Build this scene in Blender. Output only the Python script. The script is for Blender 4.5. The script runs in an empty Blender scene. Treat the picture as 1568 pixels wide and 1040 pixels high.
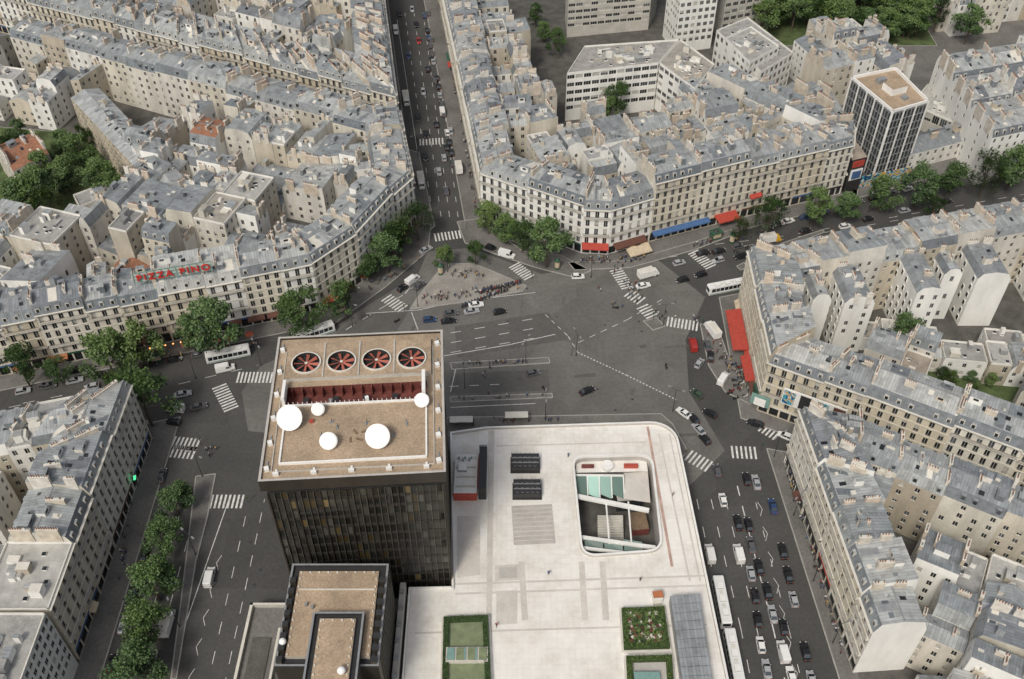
import bpy, math, random
from math import sin, cos, pi, hypot, radians
from mathutils import Vector
from mathutils.geometry import tessellate_polygon

rng = random.Random(11)
# ---------------------------------------------------------------- survey: viewpoint is 200 m up a tower, looking 45 deg down
FPX, CU, CV, CAMH = 1532.0, 784.0, 520.0, 200.0
C45 = math.sqrt(0.5)
def G(u, v, h=0.0):
    x = (u-CU)/FPX; y = (v-CV)/FPX; H = CAMH-h
    return (H*x/(C45*(1+y)), H*(1-y)/(1+y))

# ---------------------------------------------------------------- materials
M = {}
def newmat(name):
    m = bpy.data.materials.new(name); m.use_nodes = True
    nt = m.node_tree; b = nt.nodes['Principled BSDF']
    M[name] = m
    return m, nt, b
def N(nt, t, **kw):
    n = nt.nodes.new(t)
    for k, v in kw.items():
        if k.startswith('_'): setattr(n, k[1:], v)
        else: n.inputs[k].default_value = v
    return n
def mul(nt, a, b, fac=1.0, mode='MULTIPLY'):
    n = nt.nodes.new('ShaderNodeMix'); n.data_type = 'RGBA'; n.blend_type = mode
    n.inputs[0].default_value = fac
    for i, s in ((6, a), (7, b)):
        if hasattr(s, 'is_linked'): nt.links.new(s, n.inputs[i])
        else: n.inputs[i].default_value = (*s, 1)
    return n
def ramp(nt, src, pts):
    r = nt.nodes.new('ShaderNodeValToRGB')
    e = r.color_ramp.elements
    while len(e) < len(pts): e.new(0.5)
    for i, (p, c) in enumerate(pts):
        e[i].position = p; e[i].color = (*c, 1) if len(c) == 3 else c
    nt.links.new(src, r.inputs[0]); return r
def simple(name, col, rough=0.8, var=0.25, scale=0.5, objvar=0.0, metal=0.0, tints=None, zstretch=1.0, fine=0.0, bump=0.0):
    m, nt, b = newmat(name)
    tc = N(nt, 'ShaderNodeTexCoord'); 
    mp = N(nt, 'ShaderNodeMapping'); mp.inputs['Scale'].default_value = (1, 1, zstretch)
    nt.links.new(tc.outputs['Object'], mp.inputs[0])
    nz = N(nt, 'ShaderNodeTexNoise', Scale=scale, Detail=6.0, Roughness=0.65)
    nt.links.new(mp.outputs[0], nz.inputs['Vector'])
    lo = 1-var; hi = 1+var*0.6
    r = ramp(nt, nz.outputs['Fac'], [(0.3, (lo, lo, lo)), (0.7, (hi, hi, hi))])
    base = col
    if tints:
        oi = N(nt, 'ShaderNodeObjectInfo')
        rt = ramp(nt, oi.outputs['Random'], [(i/max(1, len(tints)-1), t) for i, t in enumerate(tints)])
        base = rt.outputs[0]
    mx = mul(nt, base, r.outputs[0])
    out = mx.outputs[2]
    if objvar:
        oi = N(nt, 'ShaderNodeObjectInfo')
        r2 = ramp(nt, oi.outputs['Random'], [(0, (1-objvar,)*3), (1, (1+objvar,)*3)])
        out = mul(nt, out, r2.outputs[0]).outputs[2]
    if fine:
        n2 = N(nt, 'ShaderNodeTexNoise', Scale=scale*14, Detail=3.0)
        nt.links.new(tc.outputs['Object'], n2.inputs['Vector'])
        r3 = ramp(nt, n2.outputs['Fac'], [(0.35, (1-fine,)*3), (0.65, (1+fine*.5,)*3)])
        out = mul(nt, out, r3.outputs[0]).outputs[2]
    nt.links.new(out, b.inputs['Base Color'])
    b.inputs['Roughness'].default_value = rough; b.inputs['Metallic'].default_value = metal
    return m

creams = [(.60, .54, .42), (.68, .65, .57), (.52, .44, .31), (.65, .59, .47), (.72, .70, .64), (.56, .48, .35), (.66, .61, .51)]
simple('stone', (.5, .45, .37), .85, .22, .25, tints=creams, zstretch=.3, fine=.08)
simple('stone_trim', (.64, .61, .54), .8, .15, .4)
simple('render_wall', (.5, .47, .42), .9, .3, .18, tints=[(.64, .62, .56), (.55, .49, .39), (.72, .71, .67), (.47, .41, .31), (.63, .60, .52), (.43, .38, .30), (.68, .66, .61)], zstretch=.35, fine=.08)
simple('chimney_wall', (.50, .45, .38), .9, .3, .6, tints=[(.62, .56, .46), (.50, .42, .33), (.68, .65, .59), (.56, .46, .36)])
simple('chimney_pot', (.34, .18, .115), .8, .3, 1.5)
simple('concrete', (.50, .48, .43), .85, .2, .3, fine=.1)
simple('white_wall', (.79, .78, .74), .8, .16, .2, zstretch=.3)
simple('gravel_roof', (.36, .35, .33), .95, .3, .4, tints=[(.38, .35, .30), (.30, .305, .31), (.45, .44, .41), (.25, .25, .245), (.37, .31, .25)], fine=.2)
simple('tan_gravel', (.41, .31, .215), .95, .28, .18, fine=.22)
simple('tile_red', (.34, .16, .095), .85, .4, 1.2, fine=.3)
simple('wood_frame', (.60, .58, .53), .6, .1, 1)
simple('iron', (.04, .04, .045), .5, .2, 2)
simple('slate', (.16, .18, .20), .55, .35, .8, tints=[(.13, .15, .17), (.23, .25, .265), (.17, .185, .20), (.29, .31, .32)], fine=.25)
simple('curtain', (.46, .45, .41), .7, .2, .6)
simple('courtyard_paving', (.105, .10, .09), .9, .45, .25, fine=.2)
simple('sidewalk_mat', (.17, .162, .15), .9, .32, .12, fine=.16)
simple('kerb_mat', (.34, .33, .30), .85, .2, .5)
simple('paint_white', (.72, .71, .68), .7, .4, 1.2, fine=.25)
simple('rubber', (.02, .02, .02), .8, .1, 3)
simple('metal_grey', (.33, .34, .345), .45, .2, 1, metal=.3)
simple('dark_metal', (.035, .035, .035), .5, .3, 1)
simple('white_paint', (.82, .81, .78), .45, .08, .6)
simple('red_paint', (.42, .07, .045), .5, .2, 1)
simple('redbrown', (.17, .05, .04), .7, .4, .5)
simple('strip_red_shade', (.50, .34, .28), .8, .4, .4)
simple('red_awning', (.42, .06, .04), .8, .25, 1)
simple('sign_red', (.62, .04, .03), .6, .1, 1)
simple('orange_awning', (.45, .16, .07), .8, .2, 1)
simple('brown_awning', (.12, .05, .035), .8, .2, 1)
simple('blue_awning', (.06, .13, .28), .8, .2, 1)
simple('green_awning', (.04, .11, .07), .8, .2, 1)
simple('cream_awning', (.55, .45, .32), .8, .2, 1)
simple('green_paint', (.035, .10, .06), .5, .2, 1)
simple('yellow_paint', (.60, .36, .03), .5, .2, 1)
simple('hedge_mat', (.05, .085, .025), .9, .5, 2.0, fine=.5)
simple('lawn_mat', (.10, .14, .05), .95, .5, .3, fine=.4)
simple('planter_lawn', (.22, .26, .15), .95, .3, .5, fine=.2)
simple('soil', (.20, .14, .09), .95, .3, .6)
simple('bark', (.10, .08, .06), .9, .3, 3)
simple('bronze', (.048, .041, .032), .45, .3, .3, metal=.2)
simple('skin', (.50, .33, .25), .6, .1, 5)
simple('hair', (.04, .025, .018), .7, .2, 5)
simple('trousers', (.03, .035, .05), .8, .2, 3, objvar=.6)
simple('terrace_band', (.60, .56, .51), .85, .15, .2, fine=.08)
simple('terrace_grey', (.48, .455, .42), .85, .15, .3, fine=.1)
simple('teal', (.20, .33, .30), .5, .2, 1)
simple('metal_fin', (.13, .125, .105), .4, .3, .4, metal=.4)
simple('fan_red', (.42, .12, .08), .6, .25, 1)
simple('radome', (.84, .84, .82), .5, .06, .3)
simple('sign_panel', (.50, .58, .53), .6, .25, .6)
simple('island_mat', (.31, .29, .26), .9, .3, .15, fine=.14)

def leafmat(name, c1, c2):
    m, nt, b = newmat(name)
    oi = N(nt, 'ShaderNodeObjectInfo')
    g = N(nt, 'ShaderNodeNewGeometry')
    rr = ramp(nt, g.outputs['Random Per Island'], [(0, c1), (1, c2)])
    r2 = ramp(nt, oi.outputs['Random'], [(0, (.68, .76, .78)), (.5, (.95, .97, .95)), (1, (1.22, 1.1, .88))])
    nt.links.new(mul(nt, rr.outputs[0], r2.outputs[0]).outputs[2], b.inputs['Base Color'])
    b.inputs['Roughness'].default_value = .6
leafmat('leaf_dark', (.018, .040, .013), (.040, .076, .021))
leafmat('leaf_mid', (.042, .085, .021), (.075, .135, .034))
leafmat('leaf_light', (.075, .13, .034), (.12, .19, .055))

def glass(name, col, rough=.12):
    m, nt, b = newmat(name)
    tc = N(nt, 'ShaderNodeNewGeometry')
    r = ramp(nt, tc.outputs['Random Per Island'], [(0, tuple(c*.5 for c in col)), (.7, col), (1, tuple(min(1, c*3) for c in col))])
    nt.links.new(r.outputs[0], b.inputs['Base Color'])
    b.inputs['Roughness'].default_value = rough
    b.inputs['IOR'].default_value = 1.45
glass('glass', (.036, .04, .044), .15)
glass('glass_tower', (.026, .026, .022), .10)
glass('glass_tower_reflect', (.07, .052, .024), .2)
glass('glass_green', (.16, .24, .21), .15)
glass('car_glass', (.02, .024, .028), .08)

def zinc(name, tints, seam=.75, rough=.5):
    m, nt, b = newmat(name)
    uv = N(nt, 'ShaderNodeUVMap'); sx = N(nt, 'ShaderNodeSeparateXYZ')
    nt.links.new(uv.outputs[0], sx.inputs[0])
    d = N(nt, 'ShaderNodeMath', _operation='DIVIDE'); d.inputs[1].default_value = seam
    nt.links.new(sx.outputs[0], d.inputs[0])
    fr = N(nt, 'ShaderNodeMath', _operation='FRACT'); nt.links.new(d.outputs[0], fr.inputs[0])
    line = ramp(nt, fr.outputs[0], [(0, (.62,)*3), (.10, (.62,)*3), (.14, (1.0,)*3)])
    fl = N(nt, 'ShaderNodeMath', _operation='FLOOR'); nt.links.new(d.outputs[0], fl.inputs[0])
    dv = N(nt, 'ShaderNodeMath', _operation='DIVIDE'); dv.inputs[1].default_value = 2.6
    nt.links.new(sx.outputs[1], dv.inputs[0])
    fv = N(nt, 'ShaderNodeMath', _operation='FLOOR'); nt.links.new(dv.outputs[0], fv.inputs[0])
    cb = N(nt, 'ShaderNodeCombineXYZ'); nt.links.new(fl.outputs[0], cb.inputs[0]); nt.links.new(fv.outputs[0], cb.inputs[1])
    wn = N(nt, 'ShaderNodeTexWhiteNoise', _noise_dimensions='3D'); nt.links.new(cb.outputs[0], wn.inputs[0])
    pv = ramp(nt, wn.outputs[0], [(0, (.80,)*3), (.85, (1.08,)*3), (1, (1.3,)*3)])
    tc = N(nt, 'ShaderNodeTexCoord')
    nz = N(nt, 'ShaderNodeTexNoise', Scale=.35, Detail=7.0, Roughness=.7); nt.links.new(tc.outputs['Object'], nz.inputs['Vector'])
    st = ramp(nt, nz.outputs['Fac'], [(.3, (.62, .61, .58)), (.52, (1, 1, 1)), (.75, (1.18, 1.18, 1.15))])
    oi = N(nt, 'ShaderNodeObjectInfo')
    rt = ramp(nt, oi.outputs['Random'], [(i/(len(tints)-1), t) for i, t in enumerate(tints)])
    o = mul(nt, mul(nt, mul(nt, rt.outputs[0], line.outputs[0]).outputs[2], pv.outputs[0]).outputs[2], st.outputs[0]).outputs[2]
    nt.links.new(o, b.inputs['Base Color']); b.inputs['Roughness'].default_value = rough
    b.inputs['Metallic'].default_value = .1
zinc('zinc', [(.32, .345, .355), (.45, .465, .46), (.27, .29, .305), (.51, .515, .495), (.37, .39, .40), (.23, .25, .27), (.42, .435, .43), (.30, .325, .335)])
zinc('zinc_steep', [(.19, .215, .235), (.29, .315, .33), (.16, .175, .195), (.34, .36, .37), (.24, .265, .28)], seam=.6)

def asph(name, ca, cb_, s1, s2, lo, hi):
    m, nt, b = newmat(name)
    tc = N(nt, 'ShaderNodeTexCoord')
    n1 = N(nt, 'ShaderNodeTexNoise', Scale=s1, Detail=9.0, Roughness=.65, Distortion=.6); nt.links.new(tc.outputs['Object'], n1.inputs['Vector'])
    n2 = N(nt, 'ShaderNodeTexNoise', Scale=s2, Detail=5.0); nt.links.new(tc.outputs['Object'], n2.inputs['Vector'])
    vv = N(nt, 'ShaderNodeTexVoronoi', Scale=.05, _distance='CHEBYCHEV'); nt.links.new(tc.outputs['Object'], vv.inputs['Vector'])
    sp = N(nt, 'ShaderNodeSeparateColor'); nt.links.new(vv.outputs['Color'], sp.inputs[0])
    r1 = ramp(nt, n1.outputs['Fac'], [(.3, ca), (.7, cb_)])
    r2 = ramp(nt, n2.outputs['Fac'], [(.3, (lo,)*3), (.7, (hi,)*3)])
    r3 = ramp(nt, sp.outputs[0], [(0, (.90,)*3), (1, (1.07,)*3)])
    nt.links.new(mul(nt, mul(nt, r1.outputs[0], r2.outputs[0]).outputs[2], r3.outputs[0]).outputs[2], b.inputs['Base Color']); b.inputs['Roughness'].default_value = .85
asph('asphalt', (.052, .0515, .049), (.085, .083, .078), .035, 1.3, .85, 1.12)
asph('asphalt_worn', (.108, .104, .096), (.165, .159, .147), .06, 1.0, .88, 1.1)
asph('asphalt_patch', (.088, .085, .079), (.118, .114, .105), .2, 1.0, .9, 1.1)
m, nt, b = newmat('terrace_paving')
tc = N(nt, 'ShaderNodeTexCoord')
br = N(nt, 'ShaderNodeTexBrick', Scale=1.0); br.inputs['Color1'].default_value = (.80, .775, .73, 1); br.inputs['Color2'].default_value = (.76, .735, .69, 1)
br.inputs['Mortar'].default_value = (.66, .63, .58, 1); br.inputs['Mortar Size'].default_value = .02; br.inputs['Brick Width'].default_value = 1.2; br.inputs['Row Height'].default_value = 1.2; br.offset = 0
nt.links.new(tc.outputs['Object'], br.inputs['Vector'])
n1 = N(nt, 'ShaderNodeTexNoise', Scale=.12, Detail=9.0, Roughness=.75); nt.links.new(tc.outputs['Object'], n1.inputs['Vector'])
r1 = ramp(nt, n1.outputs['Fac'], [(.3, (.78, .75, .70)), (.55, (1.0,)*3), (.7, (1.04,)*3)])
nt.links.new(mul(nt, br.outputs['Color'], r1.outputs[0]).outputs[2], b.inputs['Base Color']); b.inputs['Roughness'].default_value = .75
for nm, ro in (('car_paint', .3), ('cloth', .85)):
    m, nt, b = newmat(nm)
    oi = N(nt, 'ShaderNodeObjectInfo'); nt.links.new(oi.outputs['Color'], b.inputs['Base Color']); b.inputs['Roughness'].default_value = ro
m, nt, b = newmat('mural')
tc = N(nt, 'ShaderNodeTexCoord')
vo = N(nt, 'ShaderNodeTexNoise', Scale=.35, Detail=1.0, Distortion=2.5); nt.links.new(tc.outputs['Object'], vo.inputs['Vector'])
r1 = ramp(nt, vo.outputs['Fac'], [(.25, (.02, .05, .15)), (.38, (.05, .30, .40)), (.47, (.6, .6, .55)), (.53, (.5, .2, .06)), (.6, (.5, .42, .08)), (.72, (.03, .03, .03))])
r1.color_ramp.interpolation = 'CONSTANT'
nt.links.new(r1.outputs[0], b.inputs['Base Color'])
m, nt, b = newmat('lamp_warm'); b.inputs['Emission Color'].default_value = (1, .35, .08, 1); b.inputs['Emission Strength'].default_value = 3
m, nt, b = newmat('lamp_green'); b.inputs['Emission Color'].default_value = (.02, 1, .3, 1); b.inputs['Emission Strength'].default_value = 1.4

# ---------------------------------------------------------------- mesh builder
class MB:
    def __init__(s): s.v = []; s.f = []; s.m = []; s.uv = []; s.slots = []
    def mi(s, mat):
        if mat not in s.slots: s.slots.append(mat)
        return s.slots.index(mat)
    def face(s, pts, mat):
        i = len(s.v); s.v.extend(pts); n = len(pts)
        s.f.append(tuple(range(i, i+n))); s.m.append(s.mi(mat))
        p0 = pts[0]; p1 = pts[1]; ex = (p1[0]-p0[0], p1[1]-p0[1], p1[2]-p0[2])
        l = math.sqrt(ex[0]**2+ex[1]**2+ex[2]**2) or 1.0
        ex = (ex[0]/l, ex[1]/l, ex[2]/l)
        for p in pts:
            d = (p[0]-p0[0], p[1]-p0[1], p[2]-p0[2])
            u = d[0]*ex[0]+d[1]*ex[1]+d[2]*ex[2]
            w2 = d[0]**2+d[1]**2+d[2]**2-u*u
            s.uv.extend((u, math.sqrt(w2) if w2 > 0 else 0.0))
    def box(s, cx, cy, z0, z1, lx, ly, ang=0.0, mat='concrete', top=None):
        c, n = cos(ang), sin(ang)
        P = [(cx+c*x-n*y, cy+n*x+c*y) for x, y in ((-lx/2, -ly/2), (lx/2, -ly/2), (lx/2, ly/2), (-lx/2, ly/2))]
        s.prism(P, z0, z1, mat, top or mat)
    def prism(s, P, z0, z1, side, top=None, bottom=False):
        n = len(P)
        for i in range(n):
            a = P[i]; b = P[(i+1) % n]
            s.face([(a[0], a[1], z0), (b[0], b[1], z0), (b[0], b[1], z1), (a[0], a[1], z1)], side)
        if top: s.face([(p[0], p[1], z1) for p in P], top)
        if bottom: s.face([(p[0], p[1], z0) for p in reversed(P)], side)
    def sheet(s, P, z, mat): s.face([(p[0], p[1], z) for p in P], mat)
    def cyl(s, x, y, z0, z1, r0, r1=None, n=8, mat='metal_grey', top=None):
        r1 = r0 if r1 is None else r1
        A = [(x+r0*cos(2*pi*i/n), y+r0*sin(2*pi*i/n), z0) for i in range(n)]
        B = [(x+r1*cos(2*pi*i/n), y+r1*sin(2*pi*i/n), z1) for i in range(n)]
        for i in range(n): j = (i+1) % n; s.face([A[i], A[j], B[j], B[i]], mat)
        s.face(B, top or mat)
    def tube(s, p, q, r0, r1, n=6, mat='bark'):
        p = Vector(p); q = Vector(q); d = (q-p).normalized()
        a = d.orthogonal().normalized(); b2 = d.cross(a)
        A = [tuple(p+(a*cos(2*pi*i/n)+b2*sin(2*pi*i/n))*r0) for i in range(n)]
        B = [tuple(q+(a*cos(2*pi*i/n)+b2*sin(2*pi*i/n))*r1) for i in range(n)]
        for i in range(n): j = (i+1) % n; s.face([A[i], A[j], B[j], B[i]], mat)
        s.face(B, mat)
    def sphere(s, x, y, z, r, mat, nu=20, nv=12):
        for j in range(nv):
            a0 = pi*j/nv-pi/2; a1 = pi*(j+1)/nv-pi/2
            for i in range(nu):
                b0 = 2*pi*i/nu; b1 = 2*pi*(i+1)/nu
                q = [(x+r*cos(a)*cos(b), y+r*cos(a)*sin(b), z+r*sin(a)) for a, b in ((a0, b0), (a0, b1), (a1, b1), (a1, b0))]
                if j == 0: q = q[1:]
                if j == nv-1: q = q[:3]
                s.face(q, mat)
    def mesh(s, name):
        me = bpy.data.meshes.new(name); me.from_pydata(s.v, [], s.f)
        for k in s.slots: me.materials.append(M[k])
        me.polygons.foreach_set('material_index', s.m)
        ul = me.uv_layers.new(name='UVMap'); ul.data.foreach_set('uv', s.uv)
        me.update(); return me
    def obj(s, name, loc=(0, 0, 0), rz=0.0, parent=None):
        return put(s.mesh(name), name, loc, rz, parent)
def put(me, name, loc=(0, 0, 0), rz=0.0, parent=None, scale=None, color=None):
    o = bpy.data.objects.new(name, me); bpy.context.scene.collection.objects.link(o)
    o.location = loc; o.rotation_euler = (0, 0, rz)
    if parent: o.parent = parent
    if scale: o.scale = scale
    if color: o.color = (*color, 1)
    return o
def lerp(a, b, t): return (a[0]+(b[0]-a[0])*t, a[1]+(b[1]-a[1])*t)
def dist(a, b): return hypot(a[0]-b[0], a[1]-b[1])
def inpoly(p, P):
    x, y = p; r = False; j = len(P)-1
    for i in range(len(P)):
        if (P[i][1] > y) != (P[j][1] > y) and x < (P[j][0]-P[i][0])*(y-P[i][1])/(P[j][1]-P[i][1])+P[i][0]: r = not r
        j = i
    return r

# ---------------------------------------------------------------- facades
HAUSS = dict(ground=4.0, fh=3.15, bay=2.75, ww=1.15, sill=.35, head=.55, wall='stone', rec=.32, balc=True, shop=True, trim=True)
REAR = dict(ground=0.6, fh=3.0, bay=3.1, ww=1.0, sill=.8, head=.6, wall='render_wall', rec=.22, balc=False, shop=False, trim=False)
WREAR = dict(REAR, wall='white_wall')
MOD = dict(ground=3.6, fh=3.0, bay=3.0, ww=2.3, sill=.95, head=.45, wall='concrete', rec=.2, balc=False, shop=False, trim=False)
def facade(mb, a, b, z0, z1, n, st, r, prob=1.0):
    L = dist(a, b); W = st['wall']
    if L < .05: return
    dx, dy = (b[0]-a[0])/L, (b[1]-a[1])/L
    def P(s, z, o=0.0): return (a[0]+dx*s+n[0]*o, a[1]+dy*s+n[1]*o, z)
    def Q(s0, s1, za, zb, o=0.0, mat=W): mb.face([P(s0, za, o), P(s1, za, o), P(s1, zb, o), P(s0, zb, o)], mat)
    if L < 1.8 or z1-z0 < 3.2: Q(0, L, z0, z1); return
    g = st['ground'] if z1-z0 > st['ground']+2.5 else .5
    nf = max(1, round((z1-z0-g)/st['fh'])); fh = (z1-z0-g)/nf
    nb = max(1, round(L/st['bay'])); bw = L/nb; ww = min(st['ww'], bw-.4); rec = st['rec']
    if st['shop']:
        Q(0, L, z0, z0+.4); Q(0, L, z0+3.1, z0+g)
        for k in range(nb):
            s0 = k*bw; Q(s0, s0+.25, z0+.4, z0+3.1); Q(s0+bw-.25, s0+bw, z0+.4, z0+3.1)
            Q(s0+.25, s0+bw-.25, z0+.4, z0+3.1, -.35, 'glass')
        sm = r.choice(['brown_awning', 'red_awning', 'cream_awning', 'dark_metal', 'green_paint', 'blue_awning', 'dark_metal', 'dark_metal', 'stone_trim'])
        mb.face([P(.4, z0+3.1, .08), P(L-.4, z0+3.1, .08), P(L-.4, z0+3.7, .08), P(.4, z0+3.7, .08)], sm)
        mb.face([P(.4, z0+3.7, .08), P(L-.4, z0+3.7, .08), P(L-.4, z0+3.7, .0), P(.4, z0+3.7, .0)], sm)
    elif g > .01: Q(0, L, z0, z0+g)
    for f in range(nf):
        zb = z0+g+f*fh; zs = zb+st['sill']; zh = zb+fh-st['head']
        if zh-zs < .6: zs = zb+.3
        Q(0, L, zb, zs); Q(0, L, zh, zb+fh)
        prev = 0.0
        for k in range(nb):
            c = (k+.5)*bw
            if r.random() > prob: continue
            s0, s1 = c-ww/2, c+ww/2
            Q(prev, s0, zs, zh); prev = s1
            mb.face([P(s0, zs), P(s1, zs), P(s1, zs, -rec), P(s0, zs, -rec)], 'stone_trim')
            mb.face([P(s0, zh), P(s1, zh), P(s1, zh, -rec), P(s0, zh, -rec)], W)
            mb.face([P(s0, zs), P(s0, zh), P(s0, zh, -rec), P(s0, zs, -rec)], W)
            mb.face([P(s1, zs), P(s1, zh), P(s1, zh, -rec), P(s1, zs, -rec)], W)
            q_ = r.random()
            if q_ < .16 and zh-zs > 1.4: zc = zs+(zh-zs)*r.uniform(.3, .7); Q(s0, s1, zs, zc, -rec, 'glass'); Q(s0, s1, zc, zh, -rec, 'curtain')
            else: Q(s0, s1, zs, zh, -rec, 'curtain' if q_ < .25 else 'glass')
            if ww < 1.6:
                Q(c-.04, c+.04, zs, zh, -rec+.04, 'wood_frame')
                if st['trim']: Q(s0, s1, zs+.55, zs+.63, .06, 'iron'); Q(s0, s1, zs+.1, zs+.3, .05, 'iron')
            else:
                for q in (.33, .66): Q(s0+ww*q-.04, s0+ww*q+.04, zs, zh, -rec+.04, 'wood_frame')
        Q(prev, L, zs, zh)
        if st['trim'] and f > 0 and not (st['balc'] and f in (1, nf-1)):
            mb.face([P(0, zb-.02, .12), P(L, zb-.02, .12), P(L, zb+.14, .12), P(0, zb+.14, .12)], 'stone_trim')
            mb.face([P(0, zb+.14, .12), P(L, zb+.14, .12), P(L, zb+.14, 0), P(0, zb+.14, 0)], 'stone_trim')
        if st['balc'] and f in (1, nf-1):
            zz = zb+.1; o = .75
            for za in (zz-.16, zz): mb.face([P(.1, za, 0), P(L-.1, za, 0), P(L-.1, za, o), P(.1, za, o)], 'stone_trim')
            Q(.1, L-.1, zz-.16, zz, o, 'stone_trim')
            Q(.1, L-.1, zz+.92, zz+1.0, o-.06, 'iron'); Q(.1, L-.1, zz+.06, zz+.12, o-.06, 'iron')
            k = .15
            while k < L-.15:
                Q(k, k+.08, zz, zz+.95, o-.05, 'iron'); k += .26
    if st['trim']:
        for za, o0, o1 in ((z1-.35, 0, .4), (z1+.02, 0, .55)):
            mb.face([P(0, za, o0), P(L, za, o0), P(L, za, o1), P(0, za, o1)], 'stone_trim')
        mb.face([P(0, z1-.35, .4), P(L, z1-.35, .4), P(L, z1+.02, .55), P(0, z1+.02, .55)], 'stone_trim')

def chimney(mb, p, q, z0, z1, th, r):
    L = dist(p, q)
    if L < .8: return
    ang = math.atan2(q[1]-p[1], q[0]-p[0]); c = lerp(p, q, .5)
    mb.box(c[0], c[1], z0, z1, L, th, ang, 'chimney_wall')
    mb.box(c[0], c[1], z1, z1+.12, L+.1, th+.12, ang, 'stone_trim')
    n = int(L/.5)
    for i in range(n):
        if r.random() < .15: continue
        t = (i+.5)/n; x, y = lerp(p, q, t); hh = r.uniform(.45, .85)
        mb.cyl(x, y, z1+.12, z1+.12+hh, .16, .12, 6, 'chimney_pot' if r.random() < .75 else 'metal_grey', 'dark_metal')

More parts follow.
